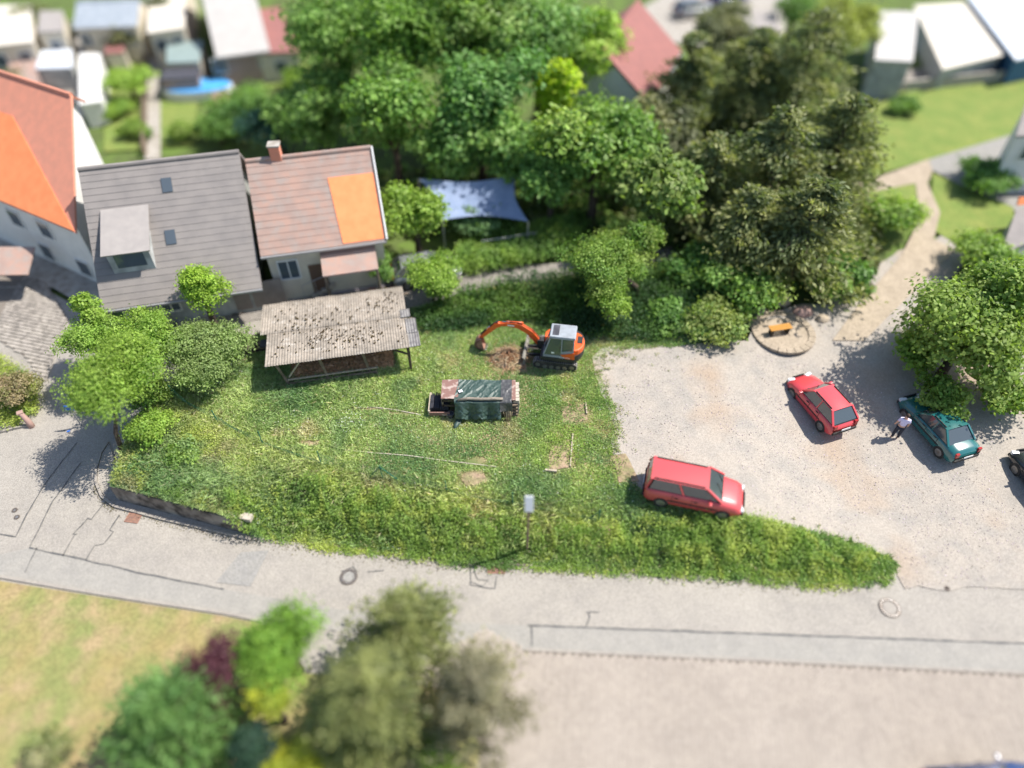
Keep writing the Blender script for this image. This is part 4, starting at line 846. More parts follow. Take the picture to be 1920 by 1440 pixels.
cp = MB().box((0, 0, 0), (.18, .14, .02), rot=.4).build('white_card', 'sticker'); cp.location = (-2.40, 22.30, 2.60); tag(cp, 'small white card lying on the left edge of the green tarpaulin', 'card')

# ------------------------------------------------------------ excavator (local: +x forward, +y towards cab side)
ex = thing('mini_excavator', (2.28, 25.78, 1.42), 'orange mini excavator with a pale grey cab, boom reaching left over the brushwood', 'excavator', rz=R(171))
def trk(yc):
    L2, r_ = .86, .24; prof = []
    for k in range(13): a = PI/2-PI*k/12; prof.append((L2+r_*math.cos(a), .25+r_*math.sin(a)))
    for k in range(13): a = -PI/2-PI*k/12; prof.append((-L2+r_*math.cos(a), .25+r_*math.sin(a)))
    t = MB().extr(prof, yc-.17, yc+.17).build('track', 'rubber', ex, True, bevel=.01)
    # lugs round the belt
    per = 2*PI*r_+4*L2; n = 46
    for k in range(n):
        s = per*k/n
        if s < 2*L2: x_, z_, a = -L2+s, .25+r_, 0
        elif s < 2*L2+PI*r_: q = (s-2*L2)/r_; x_, z_, a = L2+r_*math.sin(q), .25+r_*math.cos(q), q
        elif s < 4*L2+PI*r_: x_, z_, a = L2-(s-2*L2-PI*r_), .25-r_, PI
        else: q = (s-4*L2-PI*r_)/r_; x_, z_, a = -L2-r_*math.sin(q), .25-r_*math.cos(q), PI+q
        MB().box((x_, yc, z_), (.045, .345, .035), rot=Matrix.Rotation(a, 3, 'Y')).build('lug', 'track_worn', t, True)
    for x_ in (-.86, -.5, -.17, .17, .5, .86): MB().extr([(x_+.12*math.cos(2*PI*k/12), .25+(0 if abs(x_) > .8 else -.09)+.12*math.sin(2*PI*k/12)) for k in range(12)], yc-.175, yc+.185).build('roller', 'steel', t, True)
trk(.78); trk(-.78)
MB().box((0, 0, .32), (1.2, 1.25, .28)).build('undercarriage', 'dark_metal', ex, True, bevel=.03)
MB().disc((0, 0), .42, .44, .62).build('slew_ring', 'dark_metal', ex, True)
b = MB().extr([(1.50, .10), (1.56, .02), (1.66, .10), (1.60, .25), (1.60, .42), (1.66, .52), (1.60, .54), (1.52, .42), (1.52, .25)], -.9, .9).build('dozer_blade', 'blade_steel', ex, True)
for y_ in (-.3, .3): MB().beam((.4, y_, .3), (1.55, y_, .26), .09, .14).build('blade_arm', 'dark_metal', b, True)
MB().tube([(.55, 0, .42), (1.52, 0, .42)], .045, 8).build('blade_cylinder', 'chrome', b, True)
# house deck
dk = [(.62, -.78), (.75, -.4), (.75, .95), (.35, .98), (-.75, .98)] + [(-.75-.62*math.sin(a), .98*math.cos(a)) for a in [PI*k/10 for k in range(1, 10)]] + [(-.75, -.98), (.3, -.98)]
MB().prism(dk, .62, .86).build('deck', 'dark_metal', ex, True, bevel=.02)
hood_poly = [(-.55, .93), (-.8, .93)]+[(-.8-.56*math.sin(PI*k/12), .24+.69*math.cos(PI*k/12)) for k in range(1, 12)]+[(-.8, -.45), (-.55, -.45)]
cw = [(-.55, .97), (-.8, .97)]+[(-.8-.58*math.sin(PI*k/12), .97*math.cos(PI*k/12)) for k in range(1, 12)]+[(-.8, -.97), (-.55, -.97)]
MB().prism(cw, .84, 1.08).build('counterweight', 'dark_metal', ex, True, bevel=.04)
MB().prism(hood_poly, 1.06, 1.42).build('engine_hood', 'orange_paint', ex, True, bevel=.07)
MB().prism([(-.5, -.72), (.5, -.7), (.66, -.45), (.66, -.08), (-.5, -.08)], .86, 1.22).build('side_cover', 'orange_paint', ex, True, bevel=.05)
MB().extr([(-.95, .86), (-.5, .86), (-.25, 1.10), (-.5, 1.16), (-.95, 1.30)], .955, .985).build('side_panel', 'orange_paint', ex, True)
MB().tube([(-.7, -.5, 1.5), (-.7, -.5, 1.75)], .05, 10).build('exhaust', 'dark_metal', ex, True)
MB().box((-1.12, .1, 1.425), (.25, .5, .03)).build('hood_grille', 'dark_metal', ex, True)
# cab: frame posts, panes, roof
cx0, cx1, cy0, cy1, zb, zt = -.88, .62, .02, .95, .86, 2.16
fx = .30                                                # roof front is set back: raked windscreen
cab = MB().box(((cx0+cx1)/2, (cy0+cy1)/2, .92), (cx1-cx0, cy1-cy0, .14)).build('cab', 'cab_grey', ex, True, bevel=.02)
for y_ in (cy0+.03, cy1-.03):
    MB().beam((cx1-.03, y_, .95), (fx-.02, y_, zt), .06, .06).build('post', 'cab_grey', cab, True)
    MB().beam((cx0+.03, y_, .95), (cx0+.03, y_, zt), .07, .06).build('post', 'cab_grey', cab, True)
    MB().beam((-.28, y_, .95), (-.28, y_, zt), .05, .05).build('post', 'cab_grey', cab, True)
    MB().beam((cx0, y_, zt-.02), (fx, y_, zt-.02), .06, .07).build('roof_rail', 'cab_grey', cab, True)
MB().extr([(cx1-.06, 1.0), (fx-.04, zt-.08), (-.25, zt-.08), (-.25, 1.0)], cy1-.035, cy1-.02).build('door_glass', 'car_glass', cab, True)
MB().extr([(-.31, 1.3), (-.31, zt-.08), (cx0+.08, zt-.08), (cx0+.08, 1.42)], cy1-.035, cy1-.02).build('side_glass', 'car_glass', cab, True)
MB().extr([(-.31, .98), (-.31, 1.28), (cx0+.06, 1.40), (cx0+.04, .98)], cy1-.04, cy1).build('lower_side_panel', 'cab_grey', cab, True)
MB().extr([(cx1-.06, 1.0), (fx-.04, zt-.08), (cx0+.08, zt-.08), (cx0+.08, 1.0)], cy0+.02, cy0+.035).build('side_glass', 'car_glass', cab, True)
MB().slab([(cx1-.02, cy0+.07, 1.0), (cx1-.02, cy1-.07, 1.0), (fx-.02, cy1-.07, zt-.08), (fx-.02, cy0+.07, zt-.08)], .015).build('windscreen', 'car_glass', cab, True)
MB().box((cx0+.03, (cy0+cy1)/2, 1.75), (.02, .78, .62)).build('rear_glass', 'car_glass', cab, True)
MB().box(((cx0+fx)/2, (cy0+cy1)/2, zt+.05), (fx-cx0+.12, cy1-cy0+.06, .11), taper=.94).build('cab_roof', 'cab_grey', cab, True, bevel=.035)
MB().box((.05, .48, zt+.115), (.3, .7, .02)).build('roof_hatch', 'slate', cab, True)
MB().box((-.3, .48, 1.15), (.45, .45, .12)).build('seat', 'seat_dark', cab, True); MB().box((-.5, .48, 1.45), (.1, .42, .55)).build('seat_back', 'seat_dark', cab, True)
MB().box((.14, cy1-.012, 1.16), (.15, .008, .10)).build('door_sticker', 'sticker', cab, True)
MB().tube([(fx+.1, cy1+.02, 1.95), (fx+.2, cy1+.1, 1.95)], .012, 6).build('mirror_arm', 'dark_metal', cab, True)
MB().beam((-.2, cy1+.005, 1.35), (-.2, cy1+.005, 1.6), .02, .02).build('door_handle', 'dark_metal', cab, True)
def text(s, size, parent, m, mtx, name='lettering'):
    cu = bpy.data.curves.new(name, 'FONT'); cu.body = s; cu.size = size; cu.extrude = .003; cu.align_x = 'CENTER'; cu.align_y = 'CENTER'
    o = bpy.data.objects.new(name, cu); C.objects.link(o); dg = bpy.context.evaluated_depsgraph_get(); me = bpy.data.meshes.new_from_object(o.evaluated_get(dg)); bpy.data.objects.remove(o)
    me.materials.clear(); me.materials.append(M[m]); n = bpy.data.objects.new(name, me); C.objects.link(n); n.parent = parent; n.matrix_local = mtx; return n
text('KUBOTA', .13, ex, 'sticker', Matrix.Translation((-.46, .991, .925)) @ Matrix.Rotation(PI, 4, 'Z') @ Matrix.Rotation(PI/2, 4, 'X'))
# boom in vertical plane y = .12
by = -.02
MB().box((.85, by, .85), (.32, .28, .5)).build('swing_bracket', 'dark_metal', ex, True, bevel=.03)
def arm(profile, w_, name, m, par): return MB().extr(profile, by-w_/2, by+w_/2).build(name, m, par, True, bevel=.015)
boom = arm([(.80, .92), (.92, .84), (1.45, 1.36), (2.0, 1.70), (2.55, 1.78), (3.03, 1.72), (3.08, 1.84), (2.55, 1.98), (2.15, 2.02), (1.85, 1.96), (1.25, 1.56)], .19, 'boom', 'orange_paint', ex)
stick = arm([(2.80, 1.86), (3.02, 1.92), (3.20, 1.84), (3.72, 1.16), (4.02, .72), (3.92, .66), (3.58, 1.02), (3.05, 1.58), (2.86, 1.70)], .14, 'stick', 'orange_paint', ex)
def cyl(a, b, par, r_=.05, name='hydraulic_cylinder'):
    a = Vector(a); b = Vector(b); m_ = a.lerp(b, .58); o = MB().tube([a, m_], r_, 10).build(name, 'orange_paint' if r_ > .045 else 'dark_metal', par, True, smooth=True); MB().tube([m_, b], r_*.55, 8).build('piston_rod', 'chrome', o, True, smooth=True)
cyl((.98, by, .72), (1.75, by, 1.58), boom, .055); cyl((1.75, by, 2.04), (2.86, by, 1.98), boom, .05); cyl((2.98, by, 2.02), (3.72, by+.02, 1.32), stick, .042)
for dy_ in (-.05, .05): MB().tube([(.85, by+dy_, 1.1), (1.3, by+dy_, 1.66), (1.9, by+dy_, 2.08), (2.6, by+dy_, 2.04)], .014, 6).build('hose', 'rubber', boom, True)
MB().beam((3.62, by, 1.35), (3.92, by, .98), .1, .05).build('bucket_link', 'dark_metal', stick, True)
bk = MB().extr([(3.86, .80), (4.05, .72), (4.22, .50), (4.20, .28), (4.02, .12), (3.72, .10), (3.78, .16), (3.98, .2), (4.1, .34), (4.1, .5), (3.98, .62)], by-.24, by+.24).build('bucket', 'rust', ex, True)
for y_ in (-.235, .225): MB().extr([(3.86, .80), (4.05, .72), (4.22, .50), (4.20, .28), (4.02, .12), (3.72, .10)], by+y_, by+y_+.015).build('bucket_side', 'rust', bk, True)
for k in range(4): MB().box((3.66, by-.2+.13*k, .12), (.12, .05, .03)).build('tooth', 'steel', bk, True)
MB().box((2.35, by+.1, 1.86), (.34, .006, .08), rot=Matrix.Rotation(-.03, 3, 'Y')).build('boom_sticker', 'sticker', boom, True)
# brushwood under the boom
t = thing('brush_pile', G(955, 680), 'heap of dry reddish brown branches and twigs under the excavator boom', 'brushwood')
mb = MB(); p0 = t.location
for i in range(620):
    a = Vector((random.gauss(0, .55), random.gauss(.25, .42), random.uniform(.02, .35))); d = Vector((random.gauss(0, 1), random.gauss(0, 1), random.gauss(0, .28))).normalized()*random.uniform(.15, .45)
    a.z = max(.02, .42*math.exp(-(a.x**2+(a.y-.25)**2)/.5)*random.uniform(.3, 1)); b = a+d*.5+Vector((0, 0, .03)); e = a+d; mb.tube([a-d*.3, b, e], [.008, .011, .004], 4, False)
o = mb.build('twigs', 'brush', t, True); o['kind'] = 'stuff'
mb = MB(); mb.blob((0, .25, -.05), 1, 3, .05, (1.0, .75, .3)); mb.build('soil_mound', 'bare_soil', t, True, smooth=True)
for i in range(14):
    a = random.uniform(0, 6.28); q = Vector((random.gauss(0, .4), random.gauss(.3, .3), .2)); MB().tube([q, q+Vector((math.cos(a)*.4, math.sin(a)*.4, .22)), q+Vector((math.cos(a)*.75, math.sin(a)*.7, .1))], [.022, .016, .007], 5).build('branch', 'stick', t, True)

# ------------------------------------------------------------ sign by the street, fence, edging boards
sb = Vector((.63, 15.3, float(h_in(.63, 15.3)))); sg = thing('street_sign', sb, 'white sign panel on a thin brown pole above the street bank', 'sign')
hh_ = 3.85-sb.z
MB().tube([(0, 0, -.3), (.02, 0, hh_-.35)], .045, 10).build('pole', 'pole_brown', sg, True)
MB().box((.03, 0, hh_-.05), (.34, .05, .78), rot=Matrix.Rotation(-.28, 3, 'X') @ Matrix.Rotation(-.02, 3, 'Z')).build('panel', 'sign_white', sg, True, bevel=.01)
MB().beam((-.12, .045, hh_-.18), (.18, .045, hh_-.18), .04, .04).build('clamp', 'galv', sg, True)
fn = thing('wire_fence', G(719, 900), 'sagging green wire mesh fence on thin posts along the top of the bank', 'fence')
FP = Gp(fence_px)
tops = []
for i, p in enumerate(FP):
    lean = Vector((random.uniform(-.08, .02), .05, 0)); tp_ = p+lean+Vector((0, 0, 1.0 if i not in (1, 5) else .8)); tops.append(tp_); MB().tube([p-Vector((0, 0, .2)), tp_], .024, 8).build('post', 'green_wire', fn)
for i, dx_ in ((4, -.75), (4, .8), (7, -.7)): q = FP[i]+Vector((dx_, -.12 if dx_ > 0 else .0, 0)); MB().tube([q, tops[i]-Vector((0, 0, .1))], .02, 6).build('brace', 'green_wire', fn)
mb = MB()
def wire(a, b): mb.tube([a, b], .0028, 3, False)
for i in range(len(FP)-1):
    a, b, ta, tb = FP[i], FP[i+1], tops[i], tops[i+1]; L = (b-a).length; sag = .45 if i in (0, 1, 5) else .12; n = int(L/.11); sc_ = [1, .8, .35, .9, .8, .4, .35][i]
    def pt(u, v):
        v = v*sc_; g0 = a.lerp(b, u); t0 = ta.lerp(tb, u); return g0.lerp(t0, v)+Vector((0, -.35*sag*math.sin(PI*u)*v, -sag*math.sin(PI*u)*v*.6+.02))
    K = 8
    for k in range(-K, n): 
        for s_ in (0, 1):
            last = None
            for j in range(0, K+1, 2):
                u = (k+j)/n if s_ else (k+K-j)/n
                if 0 <= u <= 1: 
                    q = pt(u, j/K)
                    if last: wire(last, q)
                    last = q
o = mb.build('netting', 'green_wire', fn); o['kind'] = 'stuff'
def edging(pts, label, wd=.08, ht=.09, m='pale_timber', cat='edging board', name='edging_board'):
    P = Gp(pts); t = thing(name, P[0], label, cat)
    for a, b in zip(P[:-1], P[1:]): MB().beam(a+Vector((0, 0, ht/2)), b+Vector((0, 0, ht/2)), wd, ht).build('plank' if 'timber' in m else 'kerb_piece', m, t)
edging([(1074, 815), (1069, 876)], 'pale timber board lying right of the bare soil patch', .06, .1)
edging([(1022, 884), (1044, 886)], 'short pale board end in the grass below the bare soil patch', .09, .16)
edging([(665, 766), (700, 764), (745, 770), (790, 779)], 'thin stone edging half buried in grass left of the tarpaulin stack', .04, .05, 'pale_stone', 'edging')
edging([(585, 836), (640, 844), (700, 850), (765, 855), (830, 864), (880, 870), (930, 876)], 'long stone edging line crossing the meadow behind the fence', .04, .055, 'pale_stone', 'edging')
edging([(1098, 758), (1100, 778)], 'short timber edge beside the dry patch near the gravel', .06, .14)
edging([(855, 923), (885, 923)], 'pale stick lying in dry grass at the fence', .03, .12)

# small street items left
p = G(60, 800, h_out); t = thing('stone_post', p, 'leaning pinkish stone post at the corner of the left bed', 'stone post', rz=.2); MB().tube([(0, 0, -.1), (-.05, .08, .35), (-.18, .2, .7), (-.22, .24, .8)], [.16, .14, .12, .10], 8).build('shaft', 'pink_stone', t, True, smooth=True); MB().box((-.24, .25, .82), (.28, .24, .1), rot=.3).build('cap', 'pink_stone', t, True, bevel=.03)
p = G(154, 800, h_out); t = thing('blue_street_sign', p, 'small blue sign on a grey pole half hidden by the corner tree', 'sign'); MB().tube([(0, 0, 0), (0, 0, 1.5)], .03, 8).build('pole', 'galv', t, True); MB().box((0, -.03, 1.42), (.42, .04, .3)).build('panel', 'blue_sign', t, True)
MB().box((128/1e3, 0, 0), (.001, .001, .001))
p = G(129, 809, h_out); o = MB().box((0, 0, .03), (.14, .10, .012), rot=.4).build('blue_scrap', 'blue_sign'); o.location = p; tag(o, 'small blue scrap lying on the shaded asphalt at the street corner', 'scrap')

# ------------------------------------------------------------ houses
def gable(name, EL, ER, RL, RR, ze, pitch, roofm, wallm, label, cat='house', h=h_out, windows=(), over=.35, ridge_tile=True, zmax=None, th=.12):
    """front eave and ridge given by what the photo shows of them; returns frame"""
    zr = ze+2
    eL, eR = un(*EL, ze), un(*ER, ze)
    for _ in range(60):
        rL, rR = un(*RL, zr), un(*RR, zr); em, rm = (eL+eR)/2, (rL+rR)/2; d = (eR-eL).xy.normalized(); nrm = Vector((-d.y, d.x)); run = max(.8, (rm-em).xy.dot(nrm)); zr = .6*zr+.4*(ze+run*math.tan(R(pitch)))
    rL, rR = un(*RL, zr), un(*RR, zr)
    u = ((eR-eL).xy+(rR-rL).xy).normalized(); v = Vector((-u.y, u.x)); c = ((eL+eR).xy)/2
    w_ = ((eR-eL).xy.length+(rR-rL).xy.length)/2; mid = ((eL+eR+rL+rR)/4).xy; a0 = (mid-c).dot(u); run = ((rL+rR).xy/2-c).dot(v)
    O = c+u*a0; gz = float(h(O.x, O.y+run))
    def P(a, b, z): q = O+u*a+v*b; return Vector((q.x, q.y, z))
    t = thing(name, P(0, run, gz), label, cat)
    hw = w_/2; ow = hw-over*.6; zw = ze-.05
    wall_top = zr-.12
    body = [P(-ow, over, gz-.3), P(ow, over, gz-.3), P(ow, 2*run-over, gz-.3), P(-ow, 2*run-over, gz-.3)]
    k = (zr-ze)/run; zo = ze+over*k-th-.02
    vs = body+[P(-ow, over, zo), P(ow, over, zo), P(ow, 2*run-over, zo), P(-ow, 2*run-over, zo), P(-ow, run, zr-th-.02), P(ow, run, zr-th-.02)]
    MB().add(vs, [(3, 2, 1, 0), (0, 1, 5, 4), (1, 2, 6, 9, 5), (2, 3, 7, 6), (3, 0, 4, 8, 7), (4, 5, 9, 8), (6, 7, 8, 9)]).build('wall', wallm, t)
    rf = MB().slab([P(-hw, 0, ze), P(hw, 0, ze), P(hw, run, zr), P(-hw, run, zr)], th).build('roof', roofm, t)
    MB().slab([P(hw, 2*run, ze), P(-hw, 2*run, ze), P(-hw, run+.003, zr), P(hw, run+.003, zr)], th).build('roof', roofm, t)
    if ridge_tile:
        MB().tube([P(-hw, run, zr), P(hw, run, zr)], .12, 8).build('ridge', roofm, rf)
        MB().beam(P(-hw, -.07, ze-.08), P(hw, -.07, ze-.08), .12, .1).build('gutter', 'galv', t)
        n = max(3, int(run/math.cos(math.atan(k))/.34)); mb = MB()
        for i in range(1, n):
            f = i/n; q = .022
            mb.beam(P(-hw+.02, run*f, ze+(zr-ze)*f+.008), P(hw-.02, run*f, ze+(zr-ze)*f+.002), .03, .02)
        o = mb.build('tile_courses', roofm, rf); o['kind'] = 'stuff'
    for (a, z_, ww, wh) in windows:                    # windows in the front wall, a along the wall in metres from the middle
        f = MB(); y_ = over-.02
        for q in ((a-ww/2, a-ww/2+.07), (a+ww/2-.07, a+ww/2), (a-.03, a+.03)): f.add([P(q[0], y_-.04, gz+z_), P(q[1], y_-.04, gz+z_), P(q[1], y_+.03, gz+z_), P(q[0], y_+.03, gz+z_), P(q[0], y_-.04, gz+z_+wh), P(q[1], y_-.04, gz+z_+wh), P(q[1], y_+.03, gz+z_+wh), P(q[0], y_+.03, gz+z_+wh)], [(3, 2, 1, 0), (4, 5, 6, 7), (0, 1, 5, 4), (1, 2, 6, 5), (2, 3, 7, 6), (3, 0, 4, 7)])
        f.beam(P(a-ww/2, y_, gz+z_), P(a+ww/2, y_, gz+z_), .12, .07); f.beam(P(a-ww/2, y_, gz+z_+wh), P(a+ww/2, y_, gz+z_+wh), .1, .07)
        fo = f.build('window', 'frame_white', t)
        MB().slab([P(a-ww/2+.05, y_-.02, gz+z_), P(a+ww/2-.05, y_-.02, gz+z_), P(a+ww/2-.05, y_-.02, gz+z_+wh), P(a-ww/2+.05, y_-.02, gz+z_+wh)], .015).build('pane', 'window_glass', fo)
    t['_'] = 0; del t['_']
    return t, P, run, hw, ze, zr, gz, rf
# grey-roofed house
t, P, run, hw, ze, zr, gz, rf = gable('grey_house', (197, 577), (484, 545), (140, 322), (455, 280), 3.3, 42, 'tile_grey', 'wall_grey', 'house with a big grey tiled roof, a dormer and two small skylights', windows=((-2.6, .6, 1.0, .9), (-1.0, .6, 1.0, .9)), over=.85)
k = (zr-ze)/run
def on(b): return ze+k*b
for a in (2.6, 3.6, 4.4): MB().add([P(a-.42, .80, gz), P(a+.42, .80, gz), P(a+.42, .80, gz+1.7), P(a-.42, .80, gz+1.7), P(a-.42, .86, gz), P(a+.42, .86, gz), P(a+.42, .86, gz+1.7), P(a-.42, .86, gz+1.7)], [(0, 1, 2, 3), (7, 6, 5, 4), (0, 4, 5, 1), (1, 5, 6, 2), (2, 6, 7, 3), (3, 7, 4, 0)]).build('garage_door', 'garage', t)
dm = MB().add([P(-hw+.9, 1.3, on(1.3)), P(-hw+2.9, 1.3, on(1.3)), P(-hw+2.9, 1.3, on(1.3)+1.3), P(-hw+.9, 1.3, on(1.3)+1.3), P(-hw+.9, 2.9, on(2.9)), P(-hw+2.9, 2.9, on(2.9))], [(0, 1, 2, 3), (1, 5, 2), (0, 3, 4), (3, 2, 5, 4), (0, 4, 5, 1)]).build('dormer', 'wall_grey', t)
MB().slab([P(-hw+.75, 1.05, on(1.3)+1.28), P(-hw+3.05, 1.05, on(1.3)+1.28), P(-hw+3.05, 3.7, on(3.7)+.1), P(-hw+.75, 3.7, on(3.7)+.1)], .08).build('dormer_roof', 'tile_mid', dm, label='paler dormer roof')
MB().slab([P(-hw+1.2, 1.28, on(1.3)+.3), P(-hw+2.6, 1.28, on(1.3)+.3), P(-hw+2.6, 1.28, on(1.3)+1.1), P(-hw+1.2, 1.28, on(1.3)+1.1)], .02).build('dormer_window', 'window_glass', dm)
for a, b in ((-.35, 2.1), (-.1, 4.1)): MB().slab([P(a, b, on(b)+.07), P(a+.5, b, on(b)+.07), P(a+.5, b+.55, on(b+.55)+.07), P(a, b+.55, on(b+.55)+.07)], .06).build('skylight', 'window_glass', rf)
# brown-roofed house with orange patch
t, P, run, hw, ze, zr, gz, rf = gable('brown_house', (488, 481), (706, 452), (460, 302), (714, 274), 4.6, 40, 'tile_brown', 'wall_cream', 'narrow house with a weathered brown roof, an orange repaired patch and a chimney', windows=((-2.1, 1.3, 1.1, 1.2), (.3, 1.3, 1.1, 1.2)))
k = (zr-ze)/run
MB().slab([P(1.0, .05, on(.05)+.045), P(hw-.12, .05, on(.05)+.045), P(hw-.12, run*.72, on(run*.72)+.045), P(.75, run*.72, on(run*.72)+.045)], .035).build('repaired_roof_patch', 'tile_orange', rf, label='bright orange new tiles')
MB().box(P(-hw+1.6, run+.1, zr+.2), (.55, .5, .9), rot=.1).build('chimney', 'tile_faded', rf, bevel=.03); MB().box(P(-hw+1.6, run+.1, zr+.70), (.64, .6, .08), rot=.1).build('chimney_cap', 'concrete', rf)
MB().beam(P(hw+.04, 0, ze+.02), P(hw+.04, run, zr+.02), .08, .22).build('bargeboard', 'frame_white', t)
MB().add([P(-.3, -1.2, gz+2.3), P(2.6, -1.2, gz+2.3), P(2.6, .3, gz+2.8), P(-.3, .3, gz+2.8), P(-.3, -1.2, gz+2.2), P(2.6, -1.2, gz+2.2), P(2.6, .3, gz+2.7), P(-.3, .3, gz+2.7)], [(0, 1, 2, 3), (7, 6, 5, 4), (0, 4, 5, 1), (1, 5, 6, 2), (2, 6, 7, 3), (3, 7, 4, 0)]).build('porch_roof', 'tile_brown', t)
for a in (-.2, 2.5): MB().beam(P(a, -1.1, gz), P(a, -1.1, gz+2.2), .12, .12).build('porch_post', 'timber', t)
MB().slab([P(-1.1, .3, gz), P(-.2, .3, gz), P(-.2, .3, gz+2.0), P(-1.1, .3, gz+2.0)], .04).build('door', 'door_brown', t)
# left orange-roofed house: front slope seen from above, its white gable wall lit by the sun
ze, zr, gz = 5.4, 9.8, 1.0
c1 = un(141, 437, ze); c0 = un(0, 378, ze); u = (c1-c0).normalized(); v = Vector((-u.y, u.x, 0)); R1 = un(133, 178, zr); dv = (R1-c1).dot(v); au = (R1-c1).dot(u)
t = thing('orange_house', Vector((c1.x-5*u.x+dv*v.x, c1.y-5*u.y+dv*v.y, gz)), 'left-edge house with bright orange and faded red roof and white gable wall', 'house')
LW = 17; e0 = c1-u*LW; R0 = R1-u*LW; RB = 1.22; b1 = c1+v*RB*dv+u*RB*au; b1.z = zr-(zr-ze)*(RB-1); b0 = b1-u*LW
q = MB().slab([e0, c1, R1, R0], .12).build('roof_slope', 'tile_faded', t, label='faded red front roof slope'); MB().slab([b1, b0, R0+v*.005, R1+v*.005], .12).build('roof_slope', 'tile_faded', t, label='faded red rear roof slope')
MB().tube([R1, R0], .12, 8).build('ridge', 'tile_faded', q)
nn = (c1-e0).cross(R1-c1).normalized(); pk = c1.lerp(R1, .80)-u*4.6; pk = c1+(pk-c1)
def onroof(px, py):
    d = Vector(ray(px, py)); o_ = Vector((0, 0, CAM_H)); return o_+d*((c1-o_).dot(nn)/d.dot(nn))
MB().slab([p_+nn*.05 for p_ in (e0+(R1-c1)*.01, c1-u*.05+(R1-c1)*.01, onroof(24, 218), onroof(24, 218)-u*10)], .04).build('new_tiles', 'tile_orange', q, label='bright orange newly tiled area')
i_ = .4; A_ = c1-u*i_+v*i_; B2 = b1-u*i_-v*i_; z1 = ze+(zr-ze)/dv*i_-.16; z2 = b1.z-.1
def bw(z): return [Vector((p_.x, p_.y, z)) for p_ in (A_-u*(LW-1), A_, B2, B2-u*(LW-1))]
lo, hi = bw(.3), bw(z1); hi[2].z = hi[3].z = z2; ap = R1-u*i_; ap.z = zr-.2; ap0 = ap-u*(LW-1)
MB().add(lo+hi+[ap0, ap], [(3, 2, 1, 0), (0, 1, 5, 4), (1, 2, 6, 9, 5), (2, 3, 7, 6), (3, 0, 4, 8, 7), (4, 5, 9, 8), (6, 7, 8, 9)]).build('wall', 'wall_white', t)
def wallwin(par, a, b, z_, ww, wh, out):
    d = (b-a).normalized(); c = a; o_ = MB().beam(c-d*ww/2+out*.03+Vector((0, 0, z_)), c+d*ww/2+out*.03+Vector((0, 0, z_)), .09, wh).build('window', 'frame_white', par); MB().beam(c-d*(ww/2-.08)+out*.07+Vector((0, 0, z_)), c+d*(ww/2-.08)+out*.07+Vector((0, 0, z_)), .03, wh-.16).build('pane', 'window_glass', o_)
for q_, z_ in ((3.4, -1.3), (1.4, -3.2), (6, -1.4), (4.6, -3.2)): c = Vector((A_.x, A_.y, ze))-u*q_; wallwin(t, c, c+u, z_, 1.1, 1.1, -v)
p = un(22, 495, 3.0); MB().slab([p+Vector((-2, -1, 0)), p+Vector((1.2, -.8, -.1)), p+Vector((1.1, .9, .5)), p+Vector((-2, .9, .5))], .08).build('awning', 'tile_brown', t)
car_spots = []
# simple rectangular annexes / far houses by footprint from roof corners
def block(name, quad, z, h, roofm, wallm, label, cat='shed', rise=0.0, wins=0, over=.15):
    Q = [un(a, b, z) for a, b in quad]; c = sum(Q, Vector())/4; gz = float(h(c.x, c.y))-.2
    t = thing(name, Vector((c.x, c.y, gz+.2)), label, cat)
    if rise: Q[2] = Q[2]+Vector((0, 0, rise)); Q[3] = Q[3]+Vector((0, 0, rise))
    I = [q.lerp(c, .05) for q in Q]; MB().prism([(p.x, p.y) for p in I], gz, [q.z-.12 for q in I]).build('wall', wallm, t)
    MB().slab(Q, .12).build('roof', roofm, t)
    a, b = I[0], I[1]; d = (b-a).normalized(); out = Vector((d.y, -d.x, 0))
    for k_ in range(wins): wallwin(t, Vector((a.x, a.y, z)).lerp(Vector((b.x, b.y, z)), (k_+.5)/wins), Vector((b.x, b.y, z)), -1.2, 1.0, 1.0, out)
    return t
gable('metal_roof_house', (142, 52), (262, 48), (138, 4), (256, 0), 4.4, 25, 'metal_roof', 'wall_cream', 'house with blue-grey metal roof slopes at the top left', over=.2, windows=((-2, 1.4, 1, 1.1), (1.5, 1.4, 1, 1.1)))
block('cream_house', [(275, 62), (345, 52), (352, -60), (283, -60)], 4.6, h_out, 'roof_cream', 'wall_cream', 'narrow cream building at the top edge beside the grey-roofed barn', 'house', wins=2)
gable('light_grey_house', (372, 112), (478, 98), (398, -60), (490, -70), 3.9, 24, 'tile_light', 'wall_pink', 'house with a big light grey roof and reddish wall at the top', over=.2, windows=((-2, 1.2, 1.1, 1.1), (1.5, 1.2, 1.1, 1.1)))
block('teal_roof_shed', [(312, 118), (374, 116), (380, 76), (312, 76)], 3.4, h_out, 'roof_teal', 'wall_cream', 'small shed with a grey-green roof beside the light grey roof')
block('red_roof_house', [(482, 100), (560, 96), (530, 32), (482, 36)], 3.8, h_out, 'tile_red', 'wall_cream', 'low building with a dull red roof at the edge of the wood', 'house', rise=.8, wins=1)
block('cream_corner_house', [(-40, 90), (62, 78), (58, 10), (-40, 10)], 4.4, h_out, 'roof_cream', 'wall_cream', 'pale cream building in the top left corner', 'house', wins=2)
block('white_roof_shed', [(66, 128), (134, 126), (134, 92), (78, 94)], 3.2, h_out, 'roof_bluewhite', 'wall_grey', 'small garden shed with a bright white roof', 'shed')
block('white_garage', [(148, 196), (190, 190), (188, 100), (148, 100)], 3.2, h_out, 'wall_white', 'wall_white', 'long white flat-roofed garage behind the orange-roofed house', 'garage')
